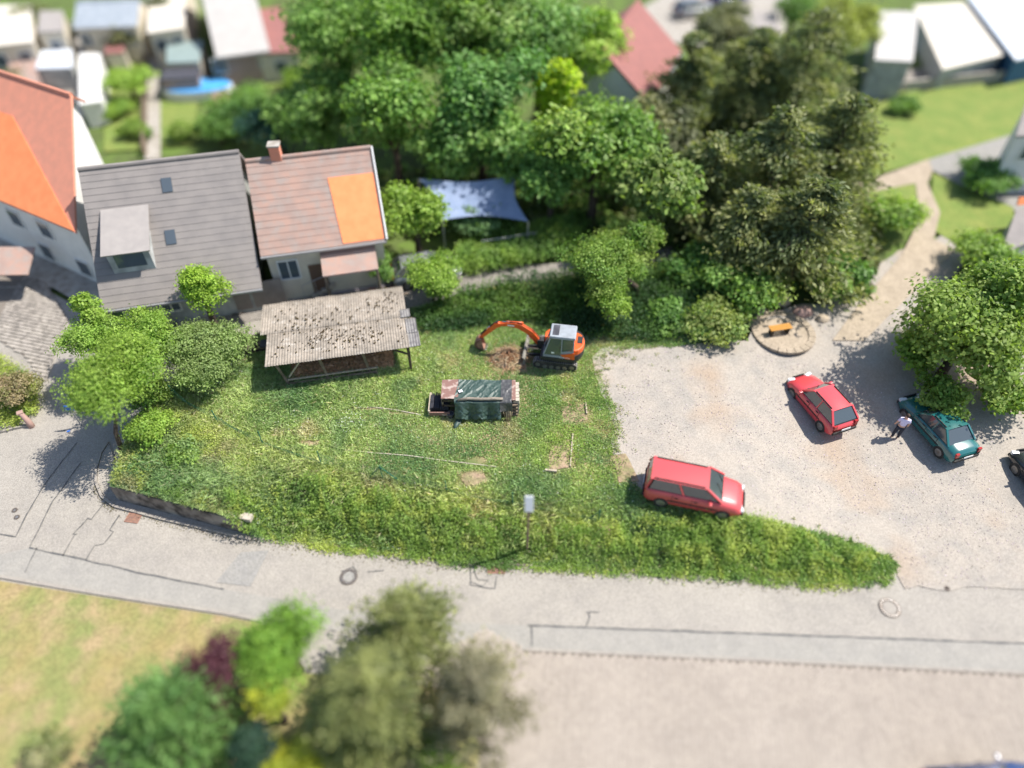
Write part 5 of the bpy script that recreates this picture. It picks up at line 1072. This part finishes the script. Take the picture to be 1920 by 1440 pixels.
block('brown_lean_to', [(18, 172), (70, 168), (70, 96), (14, 100)], 3.0, h_out, 'tile_brown', 'wall_pink', 'brownish lean-to roof beside the small white-roofed shed', 'shed')
block('maroon_canopy', [(392, 205), (482, 196), (478, 170), (400, 175)], 2.8, h_out, 'tile_red', 'wall_pink', 'dark red canopy beside the blue pool', 'canopy')
gable('long_red_house', (1200, 235), (1262, 120), (1150, 60), (1215, -20), 5.5, 40, 'tile_red', 'wall_white', 'house with a long dull red roof between broadleaf trees and pines', over=.2)
block('grey_barn', [(1640, 112), (1712, 116), (1722, 22), (1650, 20)], 4.5, h_out, 'tile_light', 'wall_grey', 'narrow barn with a greyish pink roof left of the white-roofed hall', 'barn')
block('white_roof_hall', [(1768, 130), (1884, 102), (1810, 4), (1714, 10)], 3.2, h_out, 'roof_cream', 'wall_grey', 'hall with a white roof at the top right', 'hall')
block('pale_blue_hall', [(1905, 112), (2060, 80), (1990, -60), (1812, -10)], 3.6, h_out, 'roof_bluewhite', 'wall_blue', 'large hall with a pale blue roof in the top right corner', 'hall')
block('right_edge_house', [(1905, 255), (2060, 250), (2060, 180), (1925, 190)], 5.5, h_out, 'tile_grey', 'wall_white', 'pale-walled house cut by the right edge below the lawn', 'house', wins=2)
block('right_edge_shed', [(1876, 478), (1960, 440), (1990, 370), (1905, 395)], 3.0, h_out, 'tile_grey', 'wall_grey', 'grey-roofed shed cut by the right edge above the parking lot', 'shed')
o = MB().slab([un(1908, 385, 3.2), un(1960, 380, 3.2), un(1960, 366, 3.6), un(1912, 370, 3.6)], .1).build('orange_tile_strip', 'tile_orange', bpy.data.objects['right_edge_shed'])
for px, py, z_, r_, rz_, pal_, lb in ((215, 205, 2.0, 34, .5, YG, 'light bush in the narrow garden left of the pale path'), (250, 245, 2.0, 30, .5, BG, 'green bush at the lower end of the narrow garden'), (340, 250, 2.0, 30, .5, BG, 'bush on the small lawn right of the pale path'), (410, 240, 2.4, 50, .9, DG, 'dark bush between the pool and the grey roof'), (560, 150, 2.4, 40, .7, YG, 'bush on the sunny lawn at the edge of the wood'), (10, 150, 2.6, 40, .8, OL, 'dull green bush at the left edge above the orange roof'), (120, 60, 3.0, 30, .9, OL, 'olive bush between the pale houses at the top left'), (300, 20, 4.0, 40, 1.2, OL, 'brownish tree behind the narrow cream building'), (1490, 20, 4, 60, 1.6, DG, 'dark tree at the top edge above the pines'), (1780, 740, 1.6, 60, .9, BG, 'light green bush beneath the big tree by the parked teal car'), (1880, 735, 1.6, 70, 1.0, BG, 'leafy bush under the big tree, at the right edge'), (1730, 660, 2.0, 50, 1.0, YG, 'light green bush at the left foot of the big tree'), (1250, 590, 2.0, 50, .7, DG, 'dark bush at the corner of the gravel lot by the excavator'), (455, 20, 4.4, 30, .8, OL, 'small olive tree in front of the light grey roof'), (1700, 200, 2.0, 30, .5, DG, 'dark bush at the upper left corner of the bright lawn')):
    tree(px, py, z_, r_, rz_, pal_, lb, 'bush', n=3200, size=.2, lobes=11, h=h_out, name='bush', skirt=-.8)
block('dark_shed', [(150, 76), (262, 72), (262, 58), (150, 60)], 3.0, h_out, 'slate', 'wall_pink', 'low dark lean-to below the blue-grey metal roofs')
block('tiny_shed', [(196, 100), (232, 98), (232, 78), (198, 80)], 3.0, h_out, 'tile_red', 'wall_cream', 'tiny garden shed with a dull red roof in the narrow garden')
block('grey_carport', [(300, 150), (372, 146), (372, 126), (306, 130)], 3.0, h_out, 'slate', 'wall_pink', 'dark grey carport just above the blue pool', 'carport')
block('small_cream_annex', [(70, 60), (118, 58), (118, 20), (74, 20)], 4.6, h_out, 'tile_mid', 'wall_cream', 'small cream house with grey roof left of the metal roofs', 'house', wins=1)
block('brick_shed', [(1400, 60), (1460, 55), (1455, 20), (1400, 22)], 3.6, h_out, 'tile_mid', 'wall_pink', 'small grey-roofed shed on the pale yard at the top')
for i, (px, py, m_, lb) in enumerate(((1300, 30, 'car_silver', 'silver car parked on the pale yard at the top'), (1362, 8, 'car_navy', 'dark blue car parked at the top edge on the pale yard'), (40, 215, 'car_silver', 'silver car parked behind the orange roof at the left edge'))):
    car_spots.append((px, py, m_, lb))
fc2 = Gp([(276, 105), (274, 290)], h_out); t = thing('garden_fence', fc2[0], 'wooden slat fence along the pale garden path', 'fence')
nn_ = 26
for i in range(nn_): q = fc2[0].lerp(fc2[1], i/(nn_-1)); MB().box((q.x, q.y, q.z+.45), (.06, .5, .9)).build('slat', 'timber', t)
# garden wall along the lawn
P1, P2 = G(1690, 172), G(2050, 134); o = MB().beam(P1+Vector((0, 0, .4)), P2+Vector((0, 0, .4)), .25, .9).build('garden_wall', 'concrete'); tag(o, 'low concrete wall above the bright lawn at the top right', 'wall')
# pool with blue cover
pc = G(375, 178, h_out); s_ = mpp(pc); t = thing('swimming_pool', pc, 'bright blue covered swimming pool in a back garden', 'pool', rz=.12)
e = [(64*s_*math.cos(2*PI*k/28), 30*s_*math.sin(2*PI*k/28)) for k in range(28)]; MB().prism(e, 0, .7).build('pool_wall', 'wall_white', t, True); MB().prism([(a*.96, b*.96) for a, b in e], .72, .78).build('cover', 'pool_blue', t, True)
# shade sail
A = [un(785, 335, 4.2), un(965, 330, 4.4), un(990, 415, 3.4), un(830, 412, 3.4)]; t = thing('shade_sail', Vector((A[3].x, A[3].y, 1.4)), 'grey-blue shade sail stretched between poles in front of the wood', 'shade sail')
vs = []
for j in range(13):
    for i in range(17):
        u_, v_ = i/16, j/12; q = A[0].lerp(A[1], u_).lerp(A[3].lerp(A[2], u_), v_); ctr = (A[0]+A[1]+A[2]+A[3])/4; q = q.lerp(ctr, .22*(math.sin(PI*u_)*(1-math.sin(PI*v_)**.5)+math.sin(PI*v_)*(1-math.sin(PI*u_)**.5)*.6)); q.z -= .45*math.sin(PI*u_)*math.sin(PI*v_); vs.append(q)
MB().add(vs, [(j*17+i, j*17+i+1, (j+1)*17+i+1, (j+1)*17+i) for j in range(12) for i in range(16)]).build('fabric', 'sail_blue', t, smooth=True)
for q in A: MB().tube([(q.x, q.y, 1.3), (q.x, q.y, q.z)], .05, 8).build('pole', 'galv', t)

# lane-side small things
p = G(1217, 488); t = thing('wooden_pole', p, 'dark wooden utility pole rising through the thin tree crown by the lane', 'pole'); MB().tube([(0, 0, -.2), (0, 0, 3.6)], [.13, .10], 10).build('shaft', 'bark', t, True, smooth=True); MB().beam((-.4, 0, 2.6), (.1, 0, 2.6), .07, .07).build('crossbar', 'timber', t, True)
a, b = G(905, 478, h_out)+Vector((0, 0, 1.0)), G(1005, 462, h_out)+Vector((0, 0, 1.0)); t = thing('handrail', (a+b)/2-Vector((0, 0, 1)), 'pale metal handrail running through the ivy hedge', 'handrail'); MB().tube([a, a.lerp(b, .5)-Vector((0, 0, .03)), b], .03, 8).build('rail', 'galv', t)
for f in (.05, .5, .95): q = a.lerp(b, f); MB().tube([q-Vector((0, 0, 1)), q], .025, 6).build('post', 'galv', t)
# front steps and railing of the brown house
p = G(602, 552, h_out); t = thing('stone_steps', p, 'short flight of stone steps with a metal railing behind the shed roof', 'steps', rz=.2)
for i in range(5): MB().box((-.3+.27*i, .3, .09+.15*i), (.3, 1.1, .18+.3*i*0+.02)).build('step', 'pale_stone', t, True)
for x_ in (-.55, .15, .85): MB().tube([(x_-.3, -.3, .1), (x_-.3, -.3, 1.0+.35*(x_+.55))], .018, 6).build('railing_post', 'galv', t, True)
MB().tube([(-.85, -.3, 1.0), (.55, -.3, 1.5)], .02, 6).build('railing', 'galv', t, True)
# steps and planter bed by the grey house
p = G(372, 592, h_out); t = thing('garden_steps', p, 'broad shallow garden steps beside the grey house', 'steps', rz=.08)
for i in range(4): MB().box((0, -.55+.42*i, .05+.1*i), (1.9, .4, .1)).build('step', 'pale_stone', t, True)
p = G(327, 598, h_out); t = thing('low_wall', p, 'pale stone side wall with a small iron gate beside the garden steps', 'wall', rz=.08); MB().box((0, -.1, .35), (.22, 1.7, .7)).build('wall_body', 'concrete', t, True, bevel=.02)
for i in range(6): MB().tube([(-.3, -.6+.2*i, .05), (-.3, -.6+.2*i, .9)], .012, 5).build('gate_bar', 'dark_metal', t, True)
zone('planting_bed', Gp([(300, 590), (322, 586), (322, 606), (302, 610)], h_out), h_out, .08, 'mulch', .3)
p = G(317, 594, h_out); o = MB().blob((0, 0, .12), .14, 2, .03).build('stone_ball', 'pale_stone', smooth=True); o.location = p; tag(o, 'small pale stone ball on the reddish planting bed', 'stone')
def pot(px, py, m, label):
    p = G(px, py, h_out); t = thing('flower_pot', p, label, 'flower pot'); MB().tube([(0, 0, 0), (0, 0, .34)], [.16, .24], 14).build('pot', 'terracotta', t, True)
    n = 90; pts = RNG.normal(size=(n, 3))*np.array([[.12, .12, .05]])+np.array([[0, 0, .42]]); c_ = np.tile([list(M[m].node_tree.nodes['RGB'].outputs[0].default_value)[:3]], (n, 1)); c_[::3] = (.1, .2, .03)
    link(scatter_tri('flowers', pts, .09, c_, .5), 'flowers', t)
pot(497, 566, 'yellow_flower', 'round pale pot of yellow flowers at the back left corner of the shed roof'); pot(395, 576, 'orange_flower', 'pot of orange and yellow flowers at the top of the garden steps')
x, y = rnd_in([p.xy for p in Gp([(690, 548), (745, 543), (750, 556), (695, 562)], h_out)], 900); c_ = np.tile([[.35, .04, .06]], (len(x), 1)); c_[::2] = (.14, .2, .03)
tag(link(scatter_tri('red_flower_bed', np.stack([x, y, h_out(x, y)+RNG.uniform(.1, .3, len(x))], 1), .1, c_, .6), 'red_flower_bed'), 'narrow bed of red-leaved plants behind the shed roof', 'flower bed', kind='stuff')

# fire circle at the top of the parking lot
pc = G(1468, 625); t = thing('stone_circle', pc, 'round paved seating circle of pale sandstone at the top of the gravel lot', 'seating circle'); r_ = 58*mpp(pc)
for k in range(22): a = 2*PI*k/22; MB().ring((0, 0), r_-.35, r_, .02, .16, 3, a, a+2*PI/22-.02).build('stone', 'sand', t, True)
MB().disc((0, 0), r_-.36, .04, .10, 36).build('paving', 'sand', t, True)
bn_ = thing('bench', G(1458, 628)+Vector((0, 0, .1)), 'orange-brown wooden bench in the pale stone circle', 'bench', rz=.2)
for k in range(3): MB().box((0, -.14+.14*k, .45), (1.2, .12, .04)).build('plank', 'bench_orange', bn_, True)
for x_ in (-.45, .45): MB().box((x_, 0, .21), (.08, .36, .42)).build('leg', 'dark_timber', bn_, True)
for i, (a, b, r2, mm, lb) in enumerate(((1415, 583, .5, 'concrete', 'grey boulder at the upper left of the stone circle'), (1462, 566, .55, 'sand', 'large pale sandstone boulder above the stone circle'), (1505, 588, .45, 'pink_stone', 'pinkish boulder at the upper right of the stone circle'), (1540, 600, .3, 'sand', 'small pale boulder right of the stone circle'))):
    o = MB().blob((0, 0, r2*.3), r2, 2, .12, (1.2, .9, .7)).build('boulder', mm, smooth=False); o.location = G(a, b); tag(o, lb, 'boulder', 'boulders round the stone circle')

# ------------------------------------------------------------ cars
def car(name, loc, rz, paint, label, kind='hatch', L=4.2, Wd=1.72, Hh=1.45, cat='car'):
    t = thing(name, loc, label, cat, 'cars parked on the gravel lot' if cat == 'car' and loc[0] > 5 else None, rz=rz); hl = L/2; hw = Wd/2
    # body: stations along x (nose +x), section superellipse-like with belt
    hood = .86 if kind != 'van' else .98; belt = .92 if kind != 'van' else 1.05; tail = belt
    st_ = [(-hl, .55, .62, .86), (-hl+.06, .34, tail-.12, .93), (-hl+.25, .24, tail, .99), (-hl*.5, .22, belt+.01, 1), (0, .22, belt, 1), (hl*.35, .22, belt-.02, 1), (hl*.55, .22, hood+.0, .99), (hl-.35, .24, hood-.10, .95), (hl-.1, .32, hood-.22, .88), (hl, .45, .56, .78)]
    vs = []; n = 12
    for x_, zb_, zt_, k_ in st_:
        w_ = hw*k_; m_ = (zb_+zt_)/2
        sec = [(-w_*.93, zb_), (-w_, zb_+.12), (-w_, m_+.05), (-w_*.97, zt_-.12), (-w_*.88, zt_-.03), (-w_*.45, zt_+.02), (w_*.45, zt_+.02), (w_*.88, zt_-.03), (w_*.97, zt_-.12), (w_, m_+.05), (w_, zb_+.12), (w_*.93, zb_)]
        vs += [(x_, y_, z_) for y_, z_ in sec]
    fs = [(i*n+k, i*n+(k+1) % n, (i+1)*n+(k+1) % n, (i+1)*n+k) for i in range(len(st_)-1) for k in range(n)]+[tuple(range(n)), tuple((len(st_)-1)*n+k for k in range(n))]
    body = MB().add(vs, fs).build('body', paint, t, True, smooth=True)
    # greenhouse
    if kind == 'hatch': xb0, xb1, xr0, xr1 = -hl+.12, hl*.42, -hl+.62, hl*.10
    elif kind == 'van': xb0, xb1, xr0, xr1 = -hl+.05, hl*.55, -hl+.22, hl*.22
    else: xb0, xb1, xr0, xr1 = -hl+.55, hl*.40, -hl+1.15, hl*.08
    zb_, zt_ = belt-.02, Hh; wb, wr = hw*.90, hw*.70
    A_ = lambda x_, y_, z_: Vector((x_, y_, z_))
    b4 = [A_(xb1, -wb, zb_), A_(xb1, wb, zb_), A_(xb0, wb, zb_), A_(xb0, -wb, zb_)]; r4 = [A_(xr1, -wr, zt_-.05), A_(xr1, wr, zt_-.05), A_(xr0, wr, zt_-.05), A_(xr0, -wr, zt_-.05)]
    def pane(i, j, nm, f0=0, f1=1, ins=.08):
        p0, p1, q1, q0 = b4[i].lerp(b4[j], f0), b4[i].lerp(b4[j], f1), r4[i].lerp(r4[j], f1), r4[i].lerp(r4[j], f0); c_ = (p0+p1+q1+q0)/4
        MB().slab([p.lerp(c_, ins) for p in (p0, p1, q1, q0)], .02).build(nm, 'car_glass', t, True)
    pane(0, 1, 'windscreen'); pane(2, 3, 'rear_window', ins=.12)
    for i, j in ((1, 2), (3, 0)): pane(i, j, 'side_window', .03, .5); pane(i, j, 'side_window', .5, .97)
    rf = MB(); nx, ny = 8, 6; vs = []
    for i in range(nx+1):
        for j in range(ny+1):
            f, g_ = i/nx, j/ny; x_ = xr0-.05+(xr1-xr0+.08)*f; y_ = (-wr-.02)+(2*wr+.04)*g_; vs.append((x_, y_, zt_-.05+.06*(1-(2*g_-1)**2)*(1-.6*(2*f-1)**2)+.01))
    rf.add(vs, [(i*(ny+1)+j, i*(ny+1)+j+1, (i+1)*(ny+1)+j+1, (i+1)*(ny+1)+j) for i in range(nx) for j in range(ny)]).build('roof', paint, t, True, smooth=True)
    for i in range(4): MB().beam(b4[i], r4[i], .09, .07).build('pillar', paint, t, True)
    for y0, y1 in ((wb, wr), (-wb, -wr)): MB().beam(A_((xb0+xb1)/2, y0, zb_), A_((xr0+xr1)/2, y1, zt_-.05), .07, .04).build('pillar', paint, t, True)
    MB().add(b4[::-1]+r4[::-1], [(0, 1, 2, 3), (4, 5, 6, 7)]).build('headliner', 'seat_dark', t, True)
    for x_ in (-hl*.62, hl*.62):
        for s_ in (-1, 1):
            wv_ = MB().extr([(x_+.31*math.cos(2*PI*k/18), .31+.31*math.sin(2*PI*k/18)) for k in range(18)], s_*(hw-.19), s_*(hw+.01)).build('wheel', 'rubber', t, True); MB().extr([(x_+.19*math.cos(2*PI*k/14), .31+.19*math.sin(2*PI*k/14)) for k in range(14)], s_*(hw+.005), s_*(hw+.02)).build('rim', 'steel', wv_, True)
    for s_ in (-1, 1):
        MB().box((hl-.1, s_*hw*.62, .62), (.16, .34, .15), rot=-s_*.25).build('headlight', 'headlight', t, True, bevel=.02); MB().box((-hl+.06, s_*hw*.74, .78), (.10, .18, .26)).build('taillight', 'taillight', t, True)
        MB().box((hl*.33, s_*(hw+.08), .98), (.12, .18, .12)).build('mirror', paint, t, True, bevel=.02)
    for s_ in (-1, 1):
        MB().box((0, s_*(hw+.004), .58), (L*.5, .02, .07)).build('side_trim', 'rubber', t, True)
        for x_ in (hl*.38, -hl*.03, -hl*.42): MB().box((x_, s_*hw*.998, .70), (.014, .012, .5)).build('door_seam', 'rubber', t, True)
        for x_ in (hl*.05, -hl*.34): MB().box((x_, s_*(hw+.006), .82), (.16, .03, .03)).build('door_handle', 'rubber', t, True)
        MB().beam((xb1-.02, s_*.3, zb_+.04), (xb1-.28, s_*.3+.35, zb_+.26), .02, .02).build('wiper', 'rubber', t, True)
        MB().beam((xr0+.1, s_*wr*.93, zt_+.0), (xr1-.1, s_*wr*.93, zt_+.0), .035, .03).build('roof_rail', 'rubber', t, True)
    MB().box((hl+.03, 0, .6), (.05, Wd*.42, .12)).build('grille', 'rubber', t, True)
    MB().box((hl-.01, 0, .42), (.12, Wd*.8, .16)).build('bumper', 'rubber', t, True, bevel=.03); MB().box((-hl+.01, 0, .45), (.12, Wd*.84, .16)).build('bumper', 'rubber', t, True, bevel=.03)
    MB().box((-hl-.06, 0, .62), (.02, .5, .11)).build('number_plate', 'plate', t, True); MB().box((hl+.06, 0, .42), (.02, .5, .11)).build('number_plate', 'plate', t, True)
    return t
def heading(a, b): p, q = G(*a), G(*b); return math.atan2(q.y-p.y, q.x-p.x), (p+q)/2
hd, c = heading((1578, 800), (1502, 694)); car('parked_car', G(1532, 768), hd, 'car_red', 'red hatchback parked on the gravel, nose towards the stone circle', 'hatch', 3.6, 1.58)
hd, c = heading((1788, 852), (1712, 752)); car('parked_car', G(1748, 812), hd, 'car_teal', 'dark teal car parked under the edge of the big light green tree', 'sedan', 3.9, 1.66)
hd, c = heading((1220, 905), (1385, 945)); car('parked_van', G(1296, 932), hd, 'car_red_old', 'long red van parked at the bottom edge of the gravel lot', 'van', 4.1, 1.66, 1.58, cat='car')
p = G(1962, 925); car('parked_car', p, R(100), 'car_black', 'black car cut by the right edge of the picture', 'hatch', 4.1)
p = un(1858, 1434, 1.42); car('parked_car', Vector((p.x, p.y-.62, 0)), R(4), 'car_navy', 'navy blue car cut by the bottom edge at the right', 'hatch', 4.0)
p = G(800, 522, h_out); car('parked_car', Vector((p.x, p.y, p.z+.03)), R(14), 'car_silver', 'silver car on the upper lane half hidden under the small tree', 'hatch', 3.9)

for px, py, m_, lb in car_spots: p = G(px, py, h_out); car('parked_car', Vector((p.x, p.y, p.z+.03)), R(20 if px > 1000 else 80), m_, lb, 'hatch', 4.1)
# ------------------------------------------------------------ person beside the teal car
pp = G(1676, 822); per = thing('person', pp, 'person in a pale lilac shirt and dark trousers standing beside the teal car', 'person', rz=R(-20))
def skin(name, J, E, mtl, parent, sub=1):
    me = bpy.data.meshes.new(name); me.from_pydata([j[0] for j in J], E, []); o = bpy.data.objects.new(name, me); C.objects.link(o)
    md = o.modifiers.new('s', 'SKIN'); md.use_smooth_shade = True; 
    for i, j in enumerate(J): me.skin_vertices[0].data[i].radius = (j[1], j[2] if len(j) > 2 else j[1])
    me.skin_vertices[0].data[0].use_root = True; m2 = o.modifiers.new('u', 'SUBSURF'); m2.levels = sub; m2.render_levels = sub
    dg = bpy.context.evaluated_depsgraph_get(); nm = bpy.data.meshes.new_from_object(o.evaluated_get(dg)); bpy.data.objects.remove(o)
    nm.materials.clear(); nm.materials.append(M[mtl]); n = bpy.data.objects.new(name, nm); C.objects.link(n); n.parent = parent; return n
J = [((0, 0, .95), .14, .11), ((0, 0, 1.15), .13, .10), ((0, 0, 1.35), .16, .11), ((0, 0, 1.47), .06), ((0, 0, 1.55), .055), ((0, .01, 1.63), .085, .10), ((0, .01, 1.72), .07, .08),
     ((.19, 0, 1.40), .06), ((.25, .02, 1.13), .045), ((.27, .10, .90), .035), ((.275, .14, .82), .03), ((-.19, 0, 1.40), .06), ((-.25, .02, 1.13), .045), ((-.26, .10, .90), .035), ((-.265, .14, .82), .03),
     ((.10, 0, .86), .09), ((.12, .03, .48), .06), ((.12, 0, .09), .04), ((.13, .14, .04), .035), ((-.10, 0, .86), .09), ((-.13, .0, .48), .06), ((-.14, -.04, .09), .04), ((-.15, .1, .04), .035)]
E_ = [(0, 1), (1, 2), (2, 3), (3, 4), (4, 5), (5, 6), (2, 7), (7, 8), (8, 9), (9, 10), (2, 11), (11, 12), (12, 13), (13, 14), (0, 15), (15, 16), (16, 17), (17, 18), (0, 19), (19, 20), (20, 21), (21, 22)]
skin('body', J, E_, 'skin', per, 2)
skin('shirt', [((0, 0, .95), .165, .135), ((0, 0, 1.15), .155, .125), ((0, 0, 1.36), .185, .13), ((0, 0, 1.45), .09), ((.19, 0, 1.41), .08), ((.235, .01, 1.2), .066), ((-.19, 0, 1.41), .08), ((-.235, .01, 1.2), .066)], [(0, 1), (1, 2), (2, 3), (2, 4), (4, 5), (2, 6), (6, 7)], 'shirt', per, 2)
skin('trousers', [((0, 0, .93), .15, .125), ((.10, 0, .84), .105), ((.12, .03, .48), .08), ((.12, 0, .12), .065), ((-.10, 0, .84), .105), ((-.13, 0, .48), .08), ((-.14, -.04, .12), .065)], [(0, 1), (1, 2), (2, 3), (0, 4), (4, 5), (5, 6)], 'trousers', per, 2)
MB().blob((0, -.015, 1.70), .105, 2, .02, (.85, 1, 1)).build('hair', 'hair', per, True, smooth=True)
